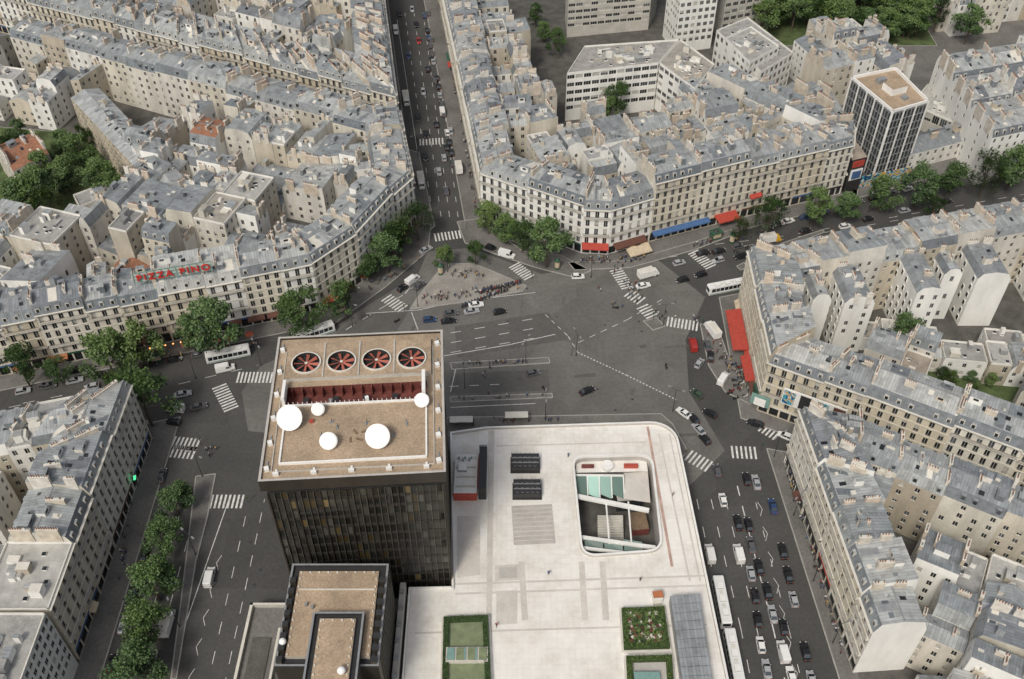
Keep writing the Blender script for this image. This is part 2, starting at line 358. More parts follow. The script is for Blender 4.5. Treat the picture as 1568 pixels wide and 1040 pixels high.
def building(name, a, b, c, d, h, r, roof='mansard', st=HAUSS, back=REAR, sides=None, z0=0.0, steep=None, dorm=True, roofmat='zinc', mh=None, chim=True):
    """a,b = street front (left->right seen with body on the left of a->b); d behind a, c behind b"""
    mb = MB(); e = .0012
    L = dist(a, b); dep = (dist(a, d)+dist(b, c))/2
    if L < 1 or dep < 2: return
    def Q(s, t): return lerp(lerp(a, b, s), lerp(d, c, s), t)
    ux, uy = (b[0]-a[0])/L, (b[1]-a[1])/L; n = (uy, -ux)
    ti = min(.3, 1.1/dep)
    mh = mh if mh is not None else r.uniform(2.3, 3.0)
    rz = r.uniform(.5, 1.3)*min(1.5, dep/10)
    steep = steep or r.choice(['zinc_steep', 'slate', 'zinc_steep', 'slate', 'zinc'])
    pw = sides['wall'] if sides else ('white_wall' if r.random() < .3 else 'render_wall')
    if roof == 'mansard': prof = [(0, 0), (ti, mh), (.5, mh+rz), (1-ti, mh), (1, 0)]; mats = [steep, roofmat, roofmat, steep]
    elif roof == 'half': prof = [(0, 0), (ti, mh), (.97, mh+rz), (1, 0)]; mats = [steep, roofmat, pw]
    elif roof == 'gable': rz = dep*.5*r.uniform(.3, .55); prof = [(0, 0), (.5, rz), (1, 0)]; mats = [roofmat, roofmat]
    elif roof == 'shed': rz = dep*r.uniform(.15, .3); prof = [(0, 0), (.985, rz), (1, 0)]; mats = [roofmat, pw]
    else: prof = [(0, 0), (1, 0)]; mats = ['gravel_roof']
    zf = lambda t: h+next((p[1]+(q[1]-p[1])*(t-p[0])/((q[0]-p[0]) or 1) for p, q in zip(prof, prof[1:]) if p[0] <= t <= q[0]), 0)
    s0, s1 = e, 1-e
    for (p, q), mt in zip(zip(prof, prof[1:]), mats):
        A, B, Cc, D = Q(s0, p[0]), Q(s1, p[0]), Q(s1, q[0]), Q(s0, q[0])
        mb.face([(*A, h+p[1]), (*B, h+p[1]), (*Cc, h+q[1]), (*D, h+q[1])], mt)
    facade(mb, a, b, z0, h, n, st, r)
    bl = dist(d, c)
    if bl > .5:
        bx, by = (c[0]-d[0])/bl, (c[1]-d[1])/bl
        facade(mb, d, c, z0, h, (-by, bx), back, r, .85)
    for s, (p, q) in ((s0, (a, d)), (s1, (b, c))):
        l = dist(p, q); vx, vy = (q[0]-p[0])/l, (q[1]-p[1])/l
        sg = 1 if s > .5 else -1
        nn = (vy*sg, -vx*sg)
        if nn[0]*ux*sg+nn[1]*uy*sg < 0: nn = (-nn[0], -nn[1])
        if sides and r.random() < .8: facade(mb, Q(s, 0), Q(s, 1), z0, h, nn, sides, r, .75)
        else:
            A, B = Q(s, 0), Q(s, 1)
            mb.face([(*A, z0), (*B, z0), (*B, h), (*A, h)], pw)
        if len(prof) > 2: mb.face([(*Q(s, t), h+z) for t, z in prof], pw)
    ang = math.atan2(uy, ux)
    if roof in ('mansard', 'half') and dorm:
        nb = max(1, round(L/st['bay'])); bw = L/nb
        for k in range(nb):
            if r.random() < .1: continue
            for side in (0, 1):
                if side == 1 and (roof == 'half' or bl < 5 or r.random() < .5): continue
                sN = ((k+.5)*bw)/L
                base = Q(sN, 0) if side == 0 else Q(sN, 1)
                nn = n if side == 0 else (-n[0], -n[1])
                hh = min(1.75, mh-.4); w = 1.15
                cx, cy = base[0]-nn[0]*.95, base[1]-nn[1]*.95
                mb.box(cx, cy, h+.25, h+.25+hh, w, 1.3, ang, steep if side else 'stone_trim', 'zinc')
                fx, fy = cx+nn[0]*.67, cy+nn[1]*.67
                z = h+.45; wx = ux*.38; wy = uy*.38
                mb.face([(fx-wx, fy-wy, z), (fx+wx, fy+wy, z), (fx+wx, fy+wy, z+hh-.45), (fx-wx, fy-wy, z+hh-.45)], 'glass')
    if roof != 'flat':
        if roof in ('mansard', 'half') and dep > 6:
            m0, m1 = Q(s0, .5), Q(s1, .5); c_ = lerp(m0, m1, .5)
            if roof == 'mansard': mb.box(c_[0], c_[1], zf(.5)-.1, zf(.5)+.07, L*.98, .35, ang, 'metal_grey')
            for _ in range(r.choice([0, 1, 1, 2])):
                sA = r.uniform(.08, .7); sB = sA+r.uniform(.1, .25); tA, tB = (ti+.02, .47) if r.random() < .5 or roof == 'half' else (.53, .98-ti)
                mt = r.choice(['slate', 'zinc_steep', 'slate', 'metal_grey', 'stone_trim'])
                mb.face([(*Q(sA, tA), zf(tA)+.03+.004*_), (*Q(sB, tA), zf(tA)+.03+.004*_), (*Q(sB, tB), zf(tB)+.03+.004*_), (*Q(sA, tB), zf(tB)+.03+.004*_)], mt)
        for _ in range(int(L*dep/20)):
            s, t = r.uniform(.12, .88), r.uniform(ti+.08, .9-ti)
            if abs(t-.5) < .07: continue
            x, y = Q(s, t); w, dd = r.uniform(.6, 1.3), r.uniform(.7, 1.5)
            sl = (zf(min(.99, t+.02))-zf(t-.02))/(.04*dep)
            c1, n1 = cos(ang), sin(ang); P = []
            for X, Y in ((-w/2, -dd/2), (w/2, -dd/2), (w/2, dd/2), (-w/2, dd/2)): P.append((x+c1*X-n1*Y, y+n1*X+c1*Y, zf(t)+sl*Y+.09))
            mb.face(P, r.choice(['glass', 'glass', 'metal_grey', 'stone_trim', 'slate']))
            for i in range(4):
                A, B = P[i], P[(i+1) % 4]; mb.face([(A[0], A[1], A[2]-.25), (B[0], B[1], B[2]-.25), B, A], 'metal_grey')
        for _ in range(int(L*dep/46)):
            s, t = r.uniform(.15, .85), r.uniform(.25, .75); x, y = Q(s, t)
            q = r.random()
            if q < .55:
                lx, ly = r.uniform(1, 3.2), r.uniform(.9, 2.4); zt = zf(t)+r.uniform(.7, 2.1)
                mb.box(x, y, h+.5, zt, lx, ly, ang, r.choice(['render_wall', 'zinc_steep', 'chimney_wall', 'white_wall', 'zinc_steep', 'slate']), 'zinc')
                if lx > 1.8:
                    ox, oy = x+n[0]*(ly/2+.02), y+n[1]*(ly/2+.02)
                    mb.face([(ox-ux*.6, oy-uy*.6, zt-.9), (ox+ux*.6, oy+uy*.6, zt-.9), (ox+ux*.6, oy+uy*.6, zt-.2), (ox-ux*.6, oy-uy*.6, zt-.2)], 'glass')
            elif q < .8: mb.cyl(x, y, h, zf(t)+r.uniform(.6, 1.2), .2, .2, 8, 'metal_grey')
            else:
                zt = zf(t); mb.tube((x, y, zt-.2), (x, y, zt+2.6), .04, .03, 4, 'metal_grey'); mb.tube((x-.7, y, zt+2.3), (x+.7, y, zt+2.3), .03, .03, 4, 'metal_grey'); mb.tube((x-.5, y+.1, zt+1.9), (x+.5, y-.1, zt+1.9), .03, .03, 4, 'metal_grey')
    else:
        W = .25
        cen = Q(.5, .5)
        for A, B in ((Q(s0, 0), Q(s1, 0)), (Q(s1, 0), Q(s1, 1)), (Q(s1, 1), Q(s0, 1)), (Q(s0, 1), Q(s0, 0))):
            if dist(A, B) < 1: continue
            mid = lerp(A, B, .5); l = dist(mid, cen) or 1
            mx = (mid[0]+(cen[0]-mid[0])/l*W*.5, mid[1]+(cen[1]-mid[1])/l*W*.5)
            mb.box(mx[0], mx[1], h-.1, h+.55, dist(A, B)-.02, W, math.atan2(B[1]-A[1], B[0]-A[0]), 'white_wall', 'stone_trim')
        for _ in range(1+int(L*dep/32)):
            s, t = r.uniform(.2, .8), r.uniform(.2, .8); x, y = Q(s, t)
            mb.box(x, y, h, h+r.uniform(.5, 2.6), r.uniform(.8, 3.4), r.uniform(.8, 2.6), ang, r.choice(['metal_grey', 'white_wall', 'render_wall', 'white_wall']), r.choice(['gravel_roof', 'zinc', 'stone_trim']))
        for _ in range(int(L*dep/25)):
            s, t = r.uniform(.15, .85), r.uniform(.15, .85); x, y = Q(s, t)
            mb.box(x, y, h, h+.35, .9, .9, ang, 'white_paint', 'glass')
    if chim and roof != 'flat':
        top = h+max(p[1] for p in prof)
        for s in ((0.012,) if r.random() < .6 else (0.012, .985)):
            for t0, t1 in ((.13, .13+r.uniform(.18, .34)), (.55, .55+r.uniform(.15, .34))):
                if r.random() < .1: continue
                chimney(mb, Q(s, t0), Q(s, t1), h-.5, top+r.uniform(.4, 1.7), .65, r)
        if L > 8 and r.random() < .75:
            s = r.uniform(.3, .7); t0 = r.uniform(.2, .5); chimney(mb, Q(s, t0), Q(s, t0+r.uniform(.2, .32)), h, top+r.uniform(.4, 1.3), .6, r)
        if r.random() < .3:
            t = r.uniform(.3, .7); s = r.uniform(.2, .6); chimney(mb, Q(s, t), Q(min(.95, s+2.6/L), t), h, top+r.uniform(.4, 1.2), .6, r)
    return mb.obj(name)

def offset_line(P, dep):
    n = len(P); nor = []
    for i in range(n-1):
        l = dist(P[i], P[i+1]); nor.append((-(P[i+1][1]-P[i][1])/l, (P[i+1][0]-P[i][0])/l))
    B = []
    for i in range(n):
        if i == 0: q = nor[0]; k = 1
        elif i == n-1: q = nor[-1]; k = 1
        else:
            q = (nor[i-1][0]+nor[i][0], nor[i-1][1]+nor[i][1]); l = hypot(*q); q = (q[0]/l, q[1]/l); k = min(2.2, 1/max(.3, q[0]*nor[i][0]+q[1]*nor[i][1]))
        B.append((P[i][0]+q[0]*dep*k, P[i][1]+q[1]*dep*k))
    if dep > 0:
        for i in range(n-1):
            if (B[i+1][0]-B[i][0])*(P[i+1][0]-P[i][0])+(B[i+1][1]-B[i][1])*(P[i+1][1]-P[i][1]) < 0:
                m_ = lerp(B[i], B[i+1], .5); B[i] = m_; B[i+1] = m_
    return B
def ribbon(P, dep, hs, r, wid=(10, 17), name='haussmann_building', walls=None, rear=.6, roofs=('mansard',)*5+('half',)*2, var=1.0):
    B = offset_line(P, dep)
    for i in range(len(P)-1):
        L = dist(P[i], P[i+1]); h = hs[i] if isinstance(hs, (list, tuple)) else hs
        n = max(1, round(L/r.uniform(*wid)))
        cuts = [0]+[(k+r.uniform(-.18, .18))/n for k in range(1, n)]+[1]
        for k in range(n):
            a, b = lerp(P[i], P[i+1], cuts[k]), lerp(P[i], P[i+1], cuts[k+1])
            d, c = lerp(B[i], B[i+1], cuts[k]), lerp(B[i], B[i+1], cuts[k+1])
            hh = h+r.uniform(-1.2, 1.3)*var
            st = dict(HAUSS); st['balc'] = r.random() < .85
            st['bay'] = r.uniform(2.5, 3.1)
            if walls and walls.get(i): st['wall'] = walls[i]
            elif r.random() < .12: st['wall'] = 'white_wall'
            building(name, a, b, c, d, hh, r, r.choice(roofs), st)
            if rear and r.random() < rear and dist(c, d) > 8:
                l = dist(c, d); vx, vy = (c[0]-d[0])/l, (c[1]-d[1])/l; nx, ny = -vy, vx
                w = r.uniform(4, 5.5); ln = r.uniform(6, 13)
                p0 = (d[0]+nx*.02, d[1]+ny*.02); p1 = (p0[0]+vx*w, p0[1]+vy*w)
                sd = r.choice([REAR, WREAR])
                building('courtyard_wing', p1, (p1[0]+nx*ln, p1[1]+ny*ln), (p0[0]+nx*ln, p0[1]+ny*ln), p0, hh-r.uniform(.3, 5), r, r.choice(['shed', 'gable', 'half']), sd, sd, sides=sd, dorm=False, mh=1.6)
def infill(poly, ang, hmin, hmax, r, court=.25, smax=15, excl=(), redp=.03, flat=.15):
    c, s = cos(-ang), sin(-ang)
    R = [(c*x-s*y, s*x+c*y) for x, y in poly]
    xs = [p[0] for p in R]; ys = [p[1] for p in R]
    ca, sa = cos(ang), sin(ang)
    inv = lambda x, y: (ca*x-sa*y, sa*x+ca*y)
    def rec(x0, y0, x1, y1):
        w, h = x1-x0, y1-y0
        if max(w, h) > smax or (max(w, h) > 10 and r.random() < .4):
            t = r.uniform(.36, .64)
            if w > h: rec(x0, y0, x0+w*t, y1); rec(x0+w*t, y0, x1, y1)
            else: rec(x0, y0, x1, y0+h*t); rec(x0, y0+h*t, x1, y1)
            return
        cs = [inv(x0, y0), inv(x1, y0), inv(x1, y1), inv(x0, y1)]
        ce = inv((x0+x1)/2, (y0+y1)/2)
        if not inpoly(ce, poly) or sum(inpoly(q, poly) for q in cs) < 3: return
        if any(inpoly(ce, e) for e in excl): return
        if min(w, h) < 3: return
        low = r.random() < court
        hh = r.uniform(3, 8) if low else r.uniform(hmin, hmax)
        if low and r.random() < .5: return
        g = .06
        x0 += g; y0 += g; x1 -= g; y1 -= g
        k = r.randrange(4) if abs(w-h) < 3 else (r.choice([0, 2]) if w > h else r.choice([1, 3]))
        q = [inv(x0, y0), inv(x1, y0), inv(x1, y1), inv(x0, y1)]; q = q[k:]+q[:k]
        rf = 'flat' if r.random() < flat else r.choice(['mansard', 'half', 'gable', 'shed', 'mansard'])
        rear = dict(REAR); rear['bay'] = r.uniform(2.6, 3.6)
        if r.random() < .32: rear['wall'] = 'white_wall'
        building('courtyard_building', q[0], q[1], q[2], q[3], hh, r, rf, rear, rear, sides=rear, dorm=not low and r.random() < .6,
                 roofmat='tile_red' if r.random() < redp else r.choice(['zinc', 'zinc', 'zinc', 'zinc_steep']), chim=not low)
    rec(min(xs), min(ys), max(xs), max(ys))

# ---------------------------------------------------------------- ground, sidewalks
mb = MB(); S = 3000; mb.sheet([(-S, -S), (S, -S), (S, S), (-S, S)], 0, 'asphalt'); mb.obj('ground')
def slab(name, P, z=.13, mat='sidewalk_mat'):
    mb = MB()
    tri = tessellate_polygon([[Vector((p[0], p[1], 0)) for p in P]])
    for t in tri: mb.face([(P[i][0], P[i][1], z) for i in t], mat)
    for i in range(len(P)):
        a, b = P[i], P[(i+1) % len(P)]
        L = dist(a, b)
        if L < .05: continue
        mb.face([(*a, -.02), (*b, -.02), (*b, z), (*a, z)], 'kerb_mat')
        c = lerp(a, b, .5); mb.box(c[0], c[1], .0, z+.006+.001*(i % 3), L, .3, math.atan2(b[1]-a[1], b[0]-a[0]), 'kerb_mat')
    return mb.obj(name)
def offpoly(P, d):
    Q = P+[P[0], P[1]]; B = offset_line(Q, -d); return B[1:-1]
A = [(-240, 154), (-133.7, 187.5), (-63.9, 208.8), (-55.6, 211.6), (-44.8, 224.4), (-36.1, 243), (-30.5, 252.3), (-37.3, 288), (-182, 354), (-240, 380)]
Bk = [(-240, 392), (-178, 362.7), (-39, 296), (-50, 369), (-62, 450), (-240, 450)]
Cb = [(-39, 450), (-26.5, 369), (-9.9, 255.7), (21.4, 237.7), (29.5, 237), (42.7, 243), (73, 255), (108.5, 268), (112, 280), (76, 318), (88, 345), (80, 450)]
Db = [(190, 247), (133, 232), (88.8, 220), (65.6, 214), (64.6, 173.5), (86, 162), (117, 144), (190, 102)]
Eb = [(190, 91), (112, 135.5), (81, 153.5), (68.4, 156.5), (72.2, 100), (74, 60), (190, 60)]
Fb = [(-92.5, 60), (-92.5, 164), (-125, 155), (-200, 132), (-200, 60)]
for P, w in ((A, 5.5), (Cb, 5.5), (Db, 4.5), (Eb, 3.2), (Fb, 5.5)): slab('pavement', offpoly(P, w))
slab('pavement', offpoly(Bk, 2.2))
for P in (A, Bk, Cb, Db, Eb, Fb):
    mb = MB(); I = offpoly(P, -1.0)
    for t in tessellate_polygon([[Vector((p[0], p[1], 0)) for p in I]]): mb.face([(I[i][0], I[i][1], .15) for i in t], 'courtyard_paving')
    mb.obj('courtyard_paving')
Nb = [(116, 271), (260, 330), (260, 460), (92, 460), (100, 345), (84, 318), (117, 286)]
slab('pavement', offpoly(Nb, 4))

# ---------------------------------------------------------------- blocks
r = random.Random(5)
ribbon(A[:9], 12, [17.5, 17.5, 18, 18, 18, 18.5, 18.5, 17.5], r, walls={2: 'white_wall', 4: 'white_wall', 5: 'white_wall'})
infill([(-160, 199), (-70, 222), (-58, 232), (-45, 258), (-50, 280), (-128, 315), (-124, 262), (-165, 245)], radians(-18), 12, 18.5, r, .3, flat=.15)
infill([(-235, 175), (-165, 199), (-165, 245), (-215, 258), (-235, 260)], radians(12), 9, 17, r, .35, redp=.12)
ROT = [(-192, 322), (-168, 322), (-168, 350), (-192, 350)]
infill([(-240, 302), (-205, 302), (-150, 308), (-172, 334), (-196, 352), (-240, 372)], radians(-14), 8, 15, r, .3, excl=[ROT], redp=.12, flat=.2)
infill([(-240, 255), (-208, 260), (-205, 302), (-240, 305)], radians(5), 7, 13, r, .2, redp=.3)
ribbon(Bk[:5], 13, [18.5, 19, 19, 19], r)
infill([(-235, 408), (-175, 378), (-56, 322), (-66, 445), (-235, 445)], radians(-25), 15, 21, r, .2)
ribbon(Cb[:10], 12, [18, 18, 17.5, 17.5, 17.5, 22.5, 20, 19, 18], r, walls={2: 'white_wall', 3: 'white_wall', 4: 'white_wall'})
EX1 = [(16, 289), (54, 289), (60, 312), (16, 312)]
infill([(2, 262), (24, 252), (98, 278), (68, 312), (60, 310), (18, 300), (-6, 300)], radians(20), 13, 19, r, .25, excl=[EX1], flat=.15)
infill([(-8, 285), (15, 290), (14, 350), (-14, 362), (-18, 350)], radians(10), 14, 20, r, .15, flat=.15)
ribbon(Db[:8], 12, [19.5, 19.5, 19, 20, 19, 19.5, 19.5], r, rear=.0)
for px, w, ln, h in ((80, 5, 9, 18), (88, 8, 13, 18.5), (108, 7, 15, 19), (119, 5, 8, 17), (127, 9, 13, 18), (150, 8, 18, 18)):
    y1 = 214+(px-65)*.265-12
    building('courtyard_wing', (px+w, y1), (px+w+.6, y1-ln), (px+.6, y1-ln), (px, y1), h, r, 'mansard', WREAR, WREAR, sides=dict(WREAR, bay=3.4), mh=1.8, dorm=False)
infill([(78, 182), (92, 174), (122, 157), (185, 120), (185, 150), (128, 180), (80, 198)], radians(-30), 11, 18, r, .35, flat=.3)
infill([(80, 198), (100, 190), (128, 182), (180, 170), (180, 196), (128, 203), (86, 203)], radians(-8), 4, 8, r, .35, smax=12, flat=.7)
ribbon([(190, 91), (112, 135.5), (81, 153.5), (68.4, 156.5), (70.3, 128), (72.2, 100)], 11, [18.5, 19, 19, 19, 18], r, rear=.2, wid=(8, 13))
infill([(84, 139), (112, 122), (185, 80), (185, 64), (90, 64), (84, 100)], radians(-29), 12, 19, r, .25, smax=13, redp=.05, flat=.2)
infill([(74, 99), (130, 99), (130, 60), (75, 60)], radians(-4), 8, 12, r, .1, smax=12, redp=.75)
ribbon([(-92.5, 131), (-92.5, 164), (-125, 155), (-200, 132)], 13, [20, 19.5, 18.5], r, rear=.5, roofs=('mansard', 'half', 'flat'), wid=(9, 14))
ribbon([(-92.5, 103), (-92.5, 130.9)], 14, [19.5], r, rear=0, roofs=('flat', 'mansard', 'mansard'), wid=(12, 15))
infill([(-108, 104), (-107, 148), (-128, 142), (-190, 124), (-190, 70), (-110, 70)], radians(3), 12, 19, r, .3, flat=.4)
building('apartment_building', (-92.5, 76), (-92.5, 102), (-106, 102), (-106, 76), 21, r, 'flat', dict(MOD, wall='white_wall', bay=1.9, ww=1.3, sill=.8), REAR, sides=dict(MOD, wall='white_wall', bay=2))

def quadb(name, px, h, roof='flat', st=MOD, **k):
    p = [G(u, v, h) for u, v in px]
    building(name, p[0], p[1], p[2], p[3], h, r, roof, st, st, sides=st, **k)
WH = dict(MOD, wall='white_wall')
quadb('office_building', [(868, 114), (1008, 98), (1040, 62), (895, 72)], 19, st=dict(WH, sill=1.1, ww=2.7))
quadb('office_building', [(1064, 138), (1094, 100), (1042, 62), (1010, 98)], 18.5, st=WH)
def slabb(name, pts, h, st, roof='flat'):
    building(name, pts[0], pts[1], pts[2], pts[3], h, r, roof, st, st, sides=st)
slabb('apartment_slab', [G(868, 58), G(992, 46), (60, 392), (22, 388)], 46, dict(MOD, wall='concrete', ww=2.6, sill=1.1, fh=2.8))
slabb('apartment_tower', [(64, 360), (79, 364), (76, 378), (61, 374)], 48, dict(MOD, wall='white_wall', bay=2.4, ww=1.6))
slabb('apartment_slab', [(84, 372), (105, 380), (98, 396), (78, 388)], 30, dict(MOD, wall='concrete'))
quadb('apartment_building', [(1165, 112), (1215, 82), (1145, 28), (1097, 48)], 17, st=dict(MOD, wall='white_wall', ww=1.8))
quadb('apartment_building', [(1148, 98), (1193, 72), (1150, 42), (1110, 60)], 20.5, st=dict(MOD, wall='white_wall', ww=1.8))
infill([G(1215, 60, 15), G(1290, 20, 15), G(1420, 70, 15), G(1440, 120, 15), G(1330, 105, 15), G(1290, 120, 15), G(1200, 115, 15)], radians(20), 13, 19, r, .15, flat=.3)
quadb('office_building', [(1280, 202), (1302, 186), (1212, 126), (1190, 142)], 12, roof='gable', st=MOD)
quadb('school_building', [(1395, 160), (1500, 205), (1510, 175), (1420, 130)], 8, st=MOD)
p_ = [G(u, v, 20) for u, v in ((1522, 205), (1640, 180), (1560, 70), (1436, 88))]
lf = lambda s, t: lerp(lerp(p_[0], p_[1], s), lerp(p_[3], p_[2], s), t)
for s_a, s_b in ((0, .5), (.5, 1)):
    for t_a, t_b in ((0, .36), (.36, .7), (.7, 1)):
        building('haussmann_building', lf(s_a, t_a), lf(s_b, t_a), lf(s_b, t_b), lf(s_a, t_b), 19+r.uniform(-1, 1.5), r, 'mansard', WREAR, WREAR, sides=dict(WREAR, bay=5))
building('street_front_building', G(1385, 262), G(1500, 232), G(1497, 205), G(1383, 232), 6.5, r, 'gable', REAR, REAR, roofmat='slate')
infill([(170, 310), (255, 345), (255, 370), (165, 340)], radians(21), 14, 19, r, .1)
infill([(168, 372), (255, 380), (255, 430), (172, 420)], radians(10), 12, 18, r, .2)
mb = MB()
T0 = [(121, 276), (134, 282), (129, 302.5), (113, 296.5)]; TH = 26
mb.prism(T0, 0, TH, 'glass', 'tan_gravel')
for i in range(4):
    a, b = T0[i], T0[(i+1) % 4]; L = dist(a, b); dx, dy = (b[0]-a[0])/L, (b[1]-a[1])/L; n = (dy, -dx); ang = math.atan2(dy, dx)
    nb = int(L/1.45)
    for k in range(nb+1):
        x, y = lerp(a, b, k/nb); mb.box(x+n[0]*.15, y+n[1]*.15, 0, TH+.3, .42 if k % 3 == 0 else .16, .4, ang, 'white_paint' if k % 3 == 0 else 'metal_grey')
    for f in range(1, 10):
        x, y = lerp(a, b, .5); mb.box(x+n[0]*.08, y+n[1]*.08, f*2.85-.3, f*2.85, L, .2, ang, 'metal_grey')
    x, y = lerp(a, b, .5); mb.box(x, y, TH, TH+1.0, L+.5, .5, ang, 'white_paint')
cx, cy = lerp(T0[0], T0[2], .5); mb.box(cx, cy, TH, TH+2.4, 6, 5, .4, 'white_wall', 'tan_gravel'); mb.box(cx-3, cy+5, TH, TH+1.6, 3, 2, .4, 'metal_grey'); mb.box(cx+2, cy-5, TH, TH+1.0, 2, 2, .4, 'metal_grey')
mb.obj('office_tower')
mb = MB(); a, b = G(1312, 288), G(1392, 272); L = dist(a, b); ang = math.atan2(b[1]-a[1], b[0]-a[0]); c = lerp(a, b, .5)
mb.box(c[0], c[1], 0, 4.5, L, .3, ang, 'mural')
for k in range(6):
    x, y = lerp(a, b, k/5); mb.box(x, y+.3, 0, 4.7, .15, .15, ang, 'dark_metal')
mb.obj('mural_hoarding')
mb = MB(); mb.prism([(109.5, 268.5), (115, 270.5), (113, 282), (108.6, 281)], 0, 13, 'dark_metal', 'gravel_roof')
mb.box(112.3, 269.3, 5, 9, 4.4, .3, .35, 'white_paint'); mb.box(112.4, 269.1, 5.6, 8.4, 3.2, .3, .35, 'blue_awning'); mb.box(112.2, 269.3, 10, 12.3, 4.2, .3, .35, 'red_awning')
mb.obj('billboard_building')

# ---------------------------------------------------------------- black tower
RZ = math.atan2(2.3, 35.6); W, D, H = 35.7, 39.0, 46.0
tower = bpy.data.objects.new('office_tower_block', None); bpy.context.scene.collection.objects.link(tower)
tower.location = (-48.3, 115.3, 0); tower.rotation_euler = (0, 0, RZ)
mb = MB(); rt = random.Random(3)
ins = .9; z1 = 41.6; fh = 3.2; nf = 13
def tw(a, b):
    L = dist(a, b); dx, dy = (b[0]-a[0])/L, (b[1]-a[1])/L; n = (dy, -dx); ang = math.atan2(dy, dx); nb = round(L/1.25)
    for f in range(nf):
        for k in range(nb):
            p, q = lerp(a, b, k/nb), lerp(a, b, (k+1)/nb); z = f*fh
            u = rt.random(); wv = .5+.5*sin(k*.35+f*.5+1.0)
            mt = 'glass_tower_reflect' if u < .28*wv*wv else 'glass_tower'  # golden reflections painted in as warmer panels, clustered in waves
            mb.face([(*p, z+.9), (*q, z+.9), (*q, z+fh), (*p, z+fh)], mt)
        m_ = lerp(a, b, .5); mb.face([(*a, f*fh), (*b, f*fh), (*b, f*fh+.9), (*a, f*fh+.9)], 'bronze')
        mb.box(m_[0]+n[0]*.05, m_[1]+n[1]*.05, f*fh+.84, f*fh+.94, L, .12, ang, 'dark_metal')
    for k in range(nb+1):
        p = lerp(a, b, k/nb); mb.box(p[0]+n[0]*.2, p[1]+n[1]*.2, 0, z1, .12 if k % 4 else .26, .42, ang, 'metal_fin' if k % 4 else 'bronze')
cs = [(ins, ins), (W-ins, ins), (W-ins, D-ins), (ins, D-ins)]
for i in range(4): tw(cs[i], cs[(i+1) % 4])
mb.prism([(1.6, 1.6), (W-1.6, 1.6), (W-1.6, D-1.6), (1.6, D-1.6)], z1, 43.6, 'dark_metal')
mb.prism([(ins, ins), (W-ins, ins), (W-ins, D-ins), (ins, D-ins)], z1-.2, z1+.01, 'bronze', 'dark_metal')
mb.obj('curtain_wall', parent=tower)
mb = MB()
mb.prism([(0, 0), (W, 0), (W, D), (0, D)], 43.4, H, 'bronze', None)
mb.sheet([(0, 0), (W, 0), (W, D), (0, D)], 43.4, 'dark_metal')
TX0, TX1, TY0, TY1 = 3.0, 32.2, 19.6, 24.4
for P in ([(0, 0), (W, 0), (W, TY0), (0, TY0)], [(0, TY0), (TX0, TY0), (TX0, TY1), (0, TY1)], [(TX1, TY0), (W, TY0), (W, TY1), (TX1, TY1)], [(0, TY1), (W, TY1), (W, D), (0, D)]): mb.sheet(P, H, 'tan_gravel')
mb.prism([(TX0, TY0), (TX1, TY0), (TX1, TY1), (TX0, TY1)], H-2.5, H, 'redbrown', None)
mb.sheet([(TX0, TY0), (TX1, TY0), (TX1, TY1), (TX0, TY1)], H-2.5, 'redbrown')
for k in range(14):
    x = TX0+1.2+k*2.05; mb.box(x, TY1-.5, H-2.5, H-.1, .25, .9, 0, 'redbrown')
    if k % 3 == 1: mb.box(x+.8, 21.8, H-2.5, H-1.2, 1.2, 1.4, 0, 'redbrown', 'dark_metal')
mb.box((TX0+TX1)/2, 20.6, H-1.6, H-1.2, TX1-TX0-1, .4, 0, 'redbrown')
for cx, cy, lx, ly in ((W/2, .25, W, .5), (W/2, D-.25, W, .5), (.25, D/2, .5, D-1), (W-.25, D/2, .5, D-1)): mb.box(cx, cy, H-.01, H+.55, lx, ly, 0, 'bronze', 'terrace_grey')
for cx, cy, lx, ly in ((W/2, 2.4, W-4.4, .18), (2.2, D/2-1, .18, D-7), (W-2.2, D/2-1, .18, D-7)): mb.box(cx, cy, H, H+.3, lx, ly, 0, 'concrete')
mb.box(17.8, 11.6, H, H+.12, 28, 14.6, 0, 'concrete', 'tan_gravel')
for cx, cy, lx, ly in ((17.8, 4.2, 28.6, .35), (17.8, 19.0, 28.6, .35), (3.6, 11.6, .35, 14.5), (32, 11.6, .35, 14.5)): mb.box(cx, cy, H, H+.55, lx, ly, 0, 'white_paint')
for k in range(30): mb.box(4+k*.95, 19.35, H, H+.9, .12, .12, 0, 'white_paint')
for k in range(5):
    mb.box(3.2+k*7.2, 1.6, H, H+.9, 1.1, .35, 0, 'white_paint'); mb.box(3.2+k*7.2, 2.2, H, H+.4, .4, 1.2, 0, 'white_paint')
for k in range(6):
    for x in (1.3, W-1.3): mb.box(x, 3+k*6.4, H, H+.8, .9, .9, .3, 'white_paint'); mb.box(x, 4.3+k*6.4, H, H+.3, .3, 1.5, 0, 'metal_grey')
mb.box(31.6, 22, H, H+3.2, .7, 5.6, 0, 'white_paint'); mb.box(3.0, 22, H, H+2.2, .6, 5.2, 0, 'white_paint')
for k in range(4): mb.box(17+k*.9, 9.4+2*(k % 2), H+.12, H+.3, .4, 1.3, .6*k, 'soil')
mb.box(9.0, 14.5, H+.12, H+.9, .8, .5, .2, 'red_paint'); mb.box(28, 13, H+.12, H+.4, .3, 1.6, .2, 'metal_grey')
for k in range(5): mb.box(12.5+k*3.7, 19.9, H-.2, H+rt.uniform(.6, 1.2), .7, .6, .2*k, rt.choice(['white_paint', 'redbrown', 'metal_grey']))
for x, y in ((13, 14.2), (14.2, 12.8), (11.2, 10.8), (20, 13.5), (25.5, 10)): mb.tube((x, y, H), (x+.2, y, H+1.4), .06, .06, 5, 'dark_metal'); mb.box(x, y, H+.1, H+.35, .9, .5, x, 'metal_grey')
mb.obj('roof_deck', parent=tower)
mb = MB()
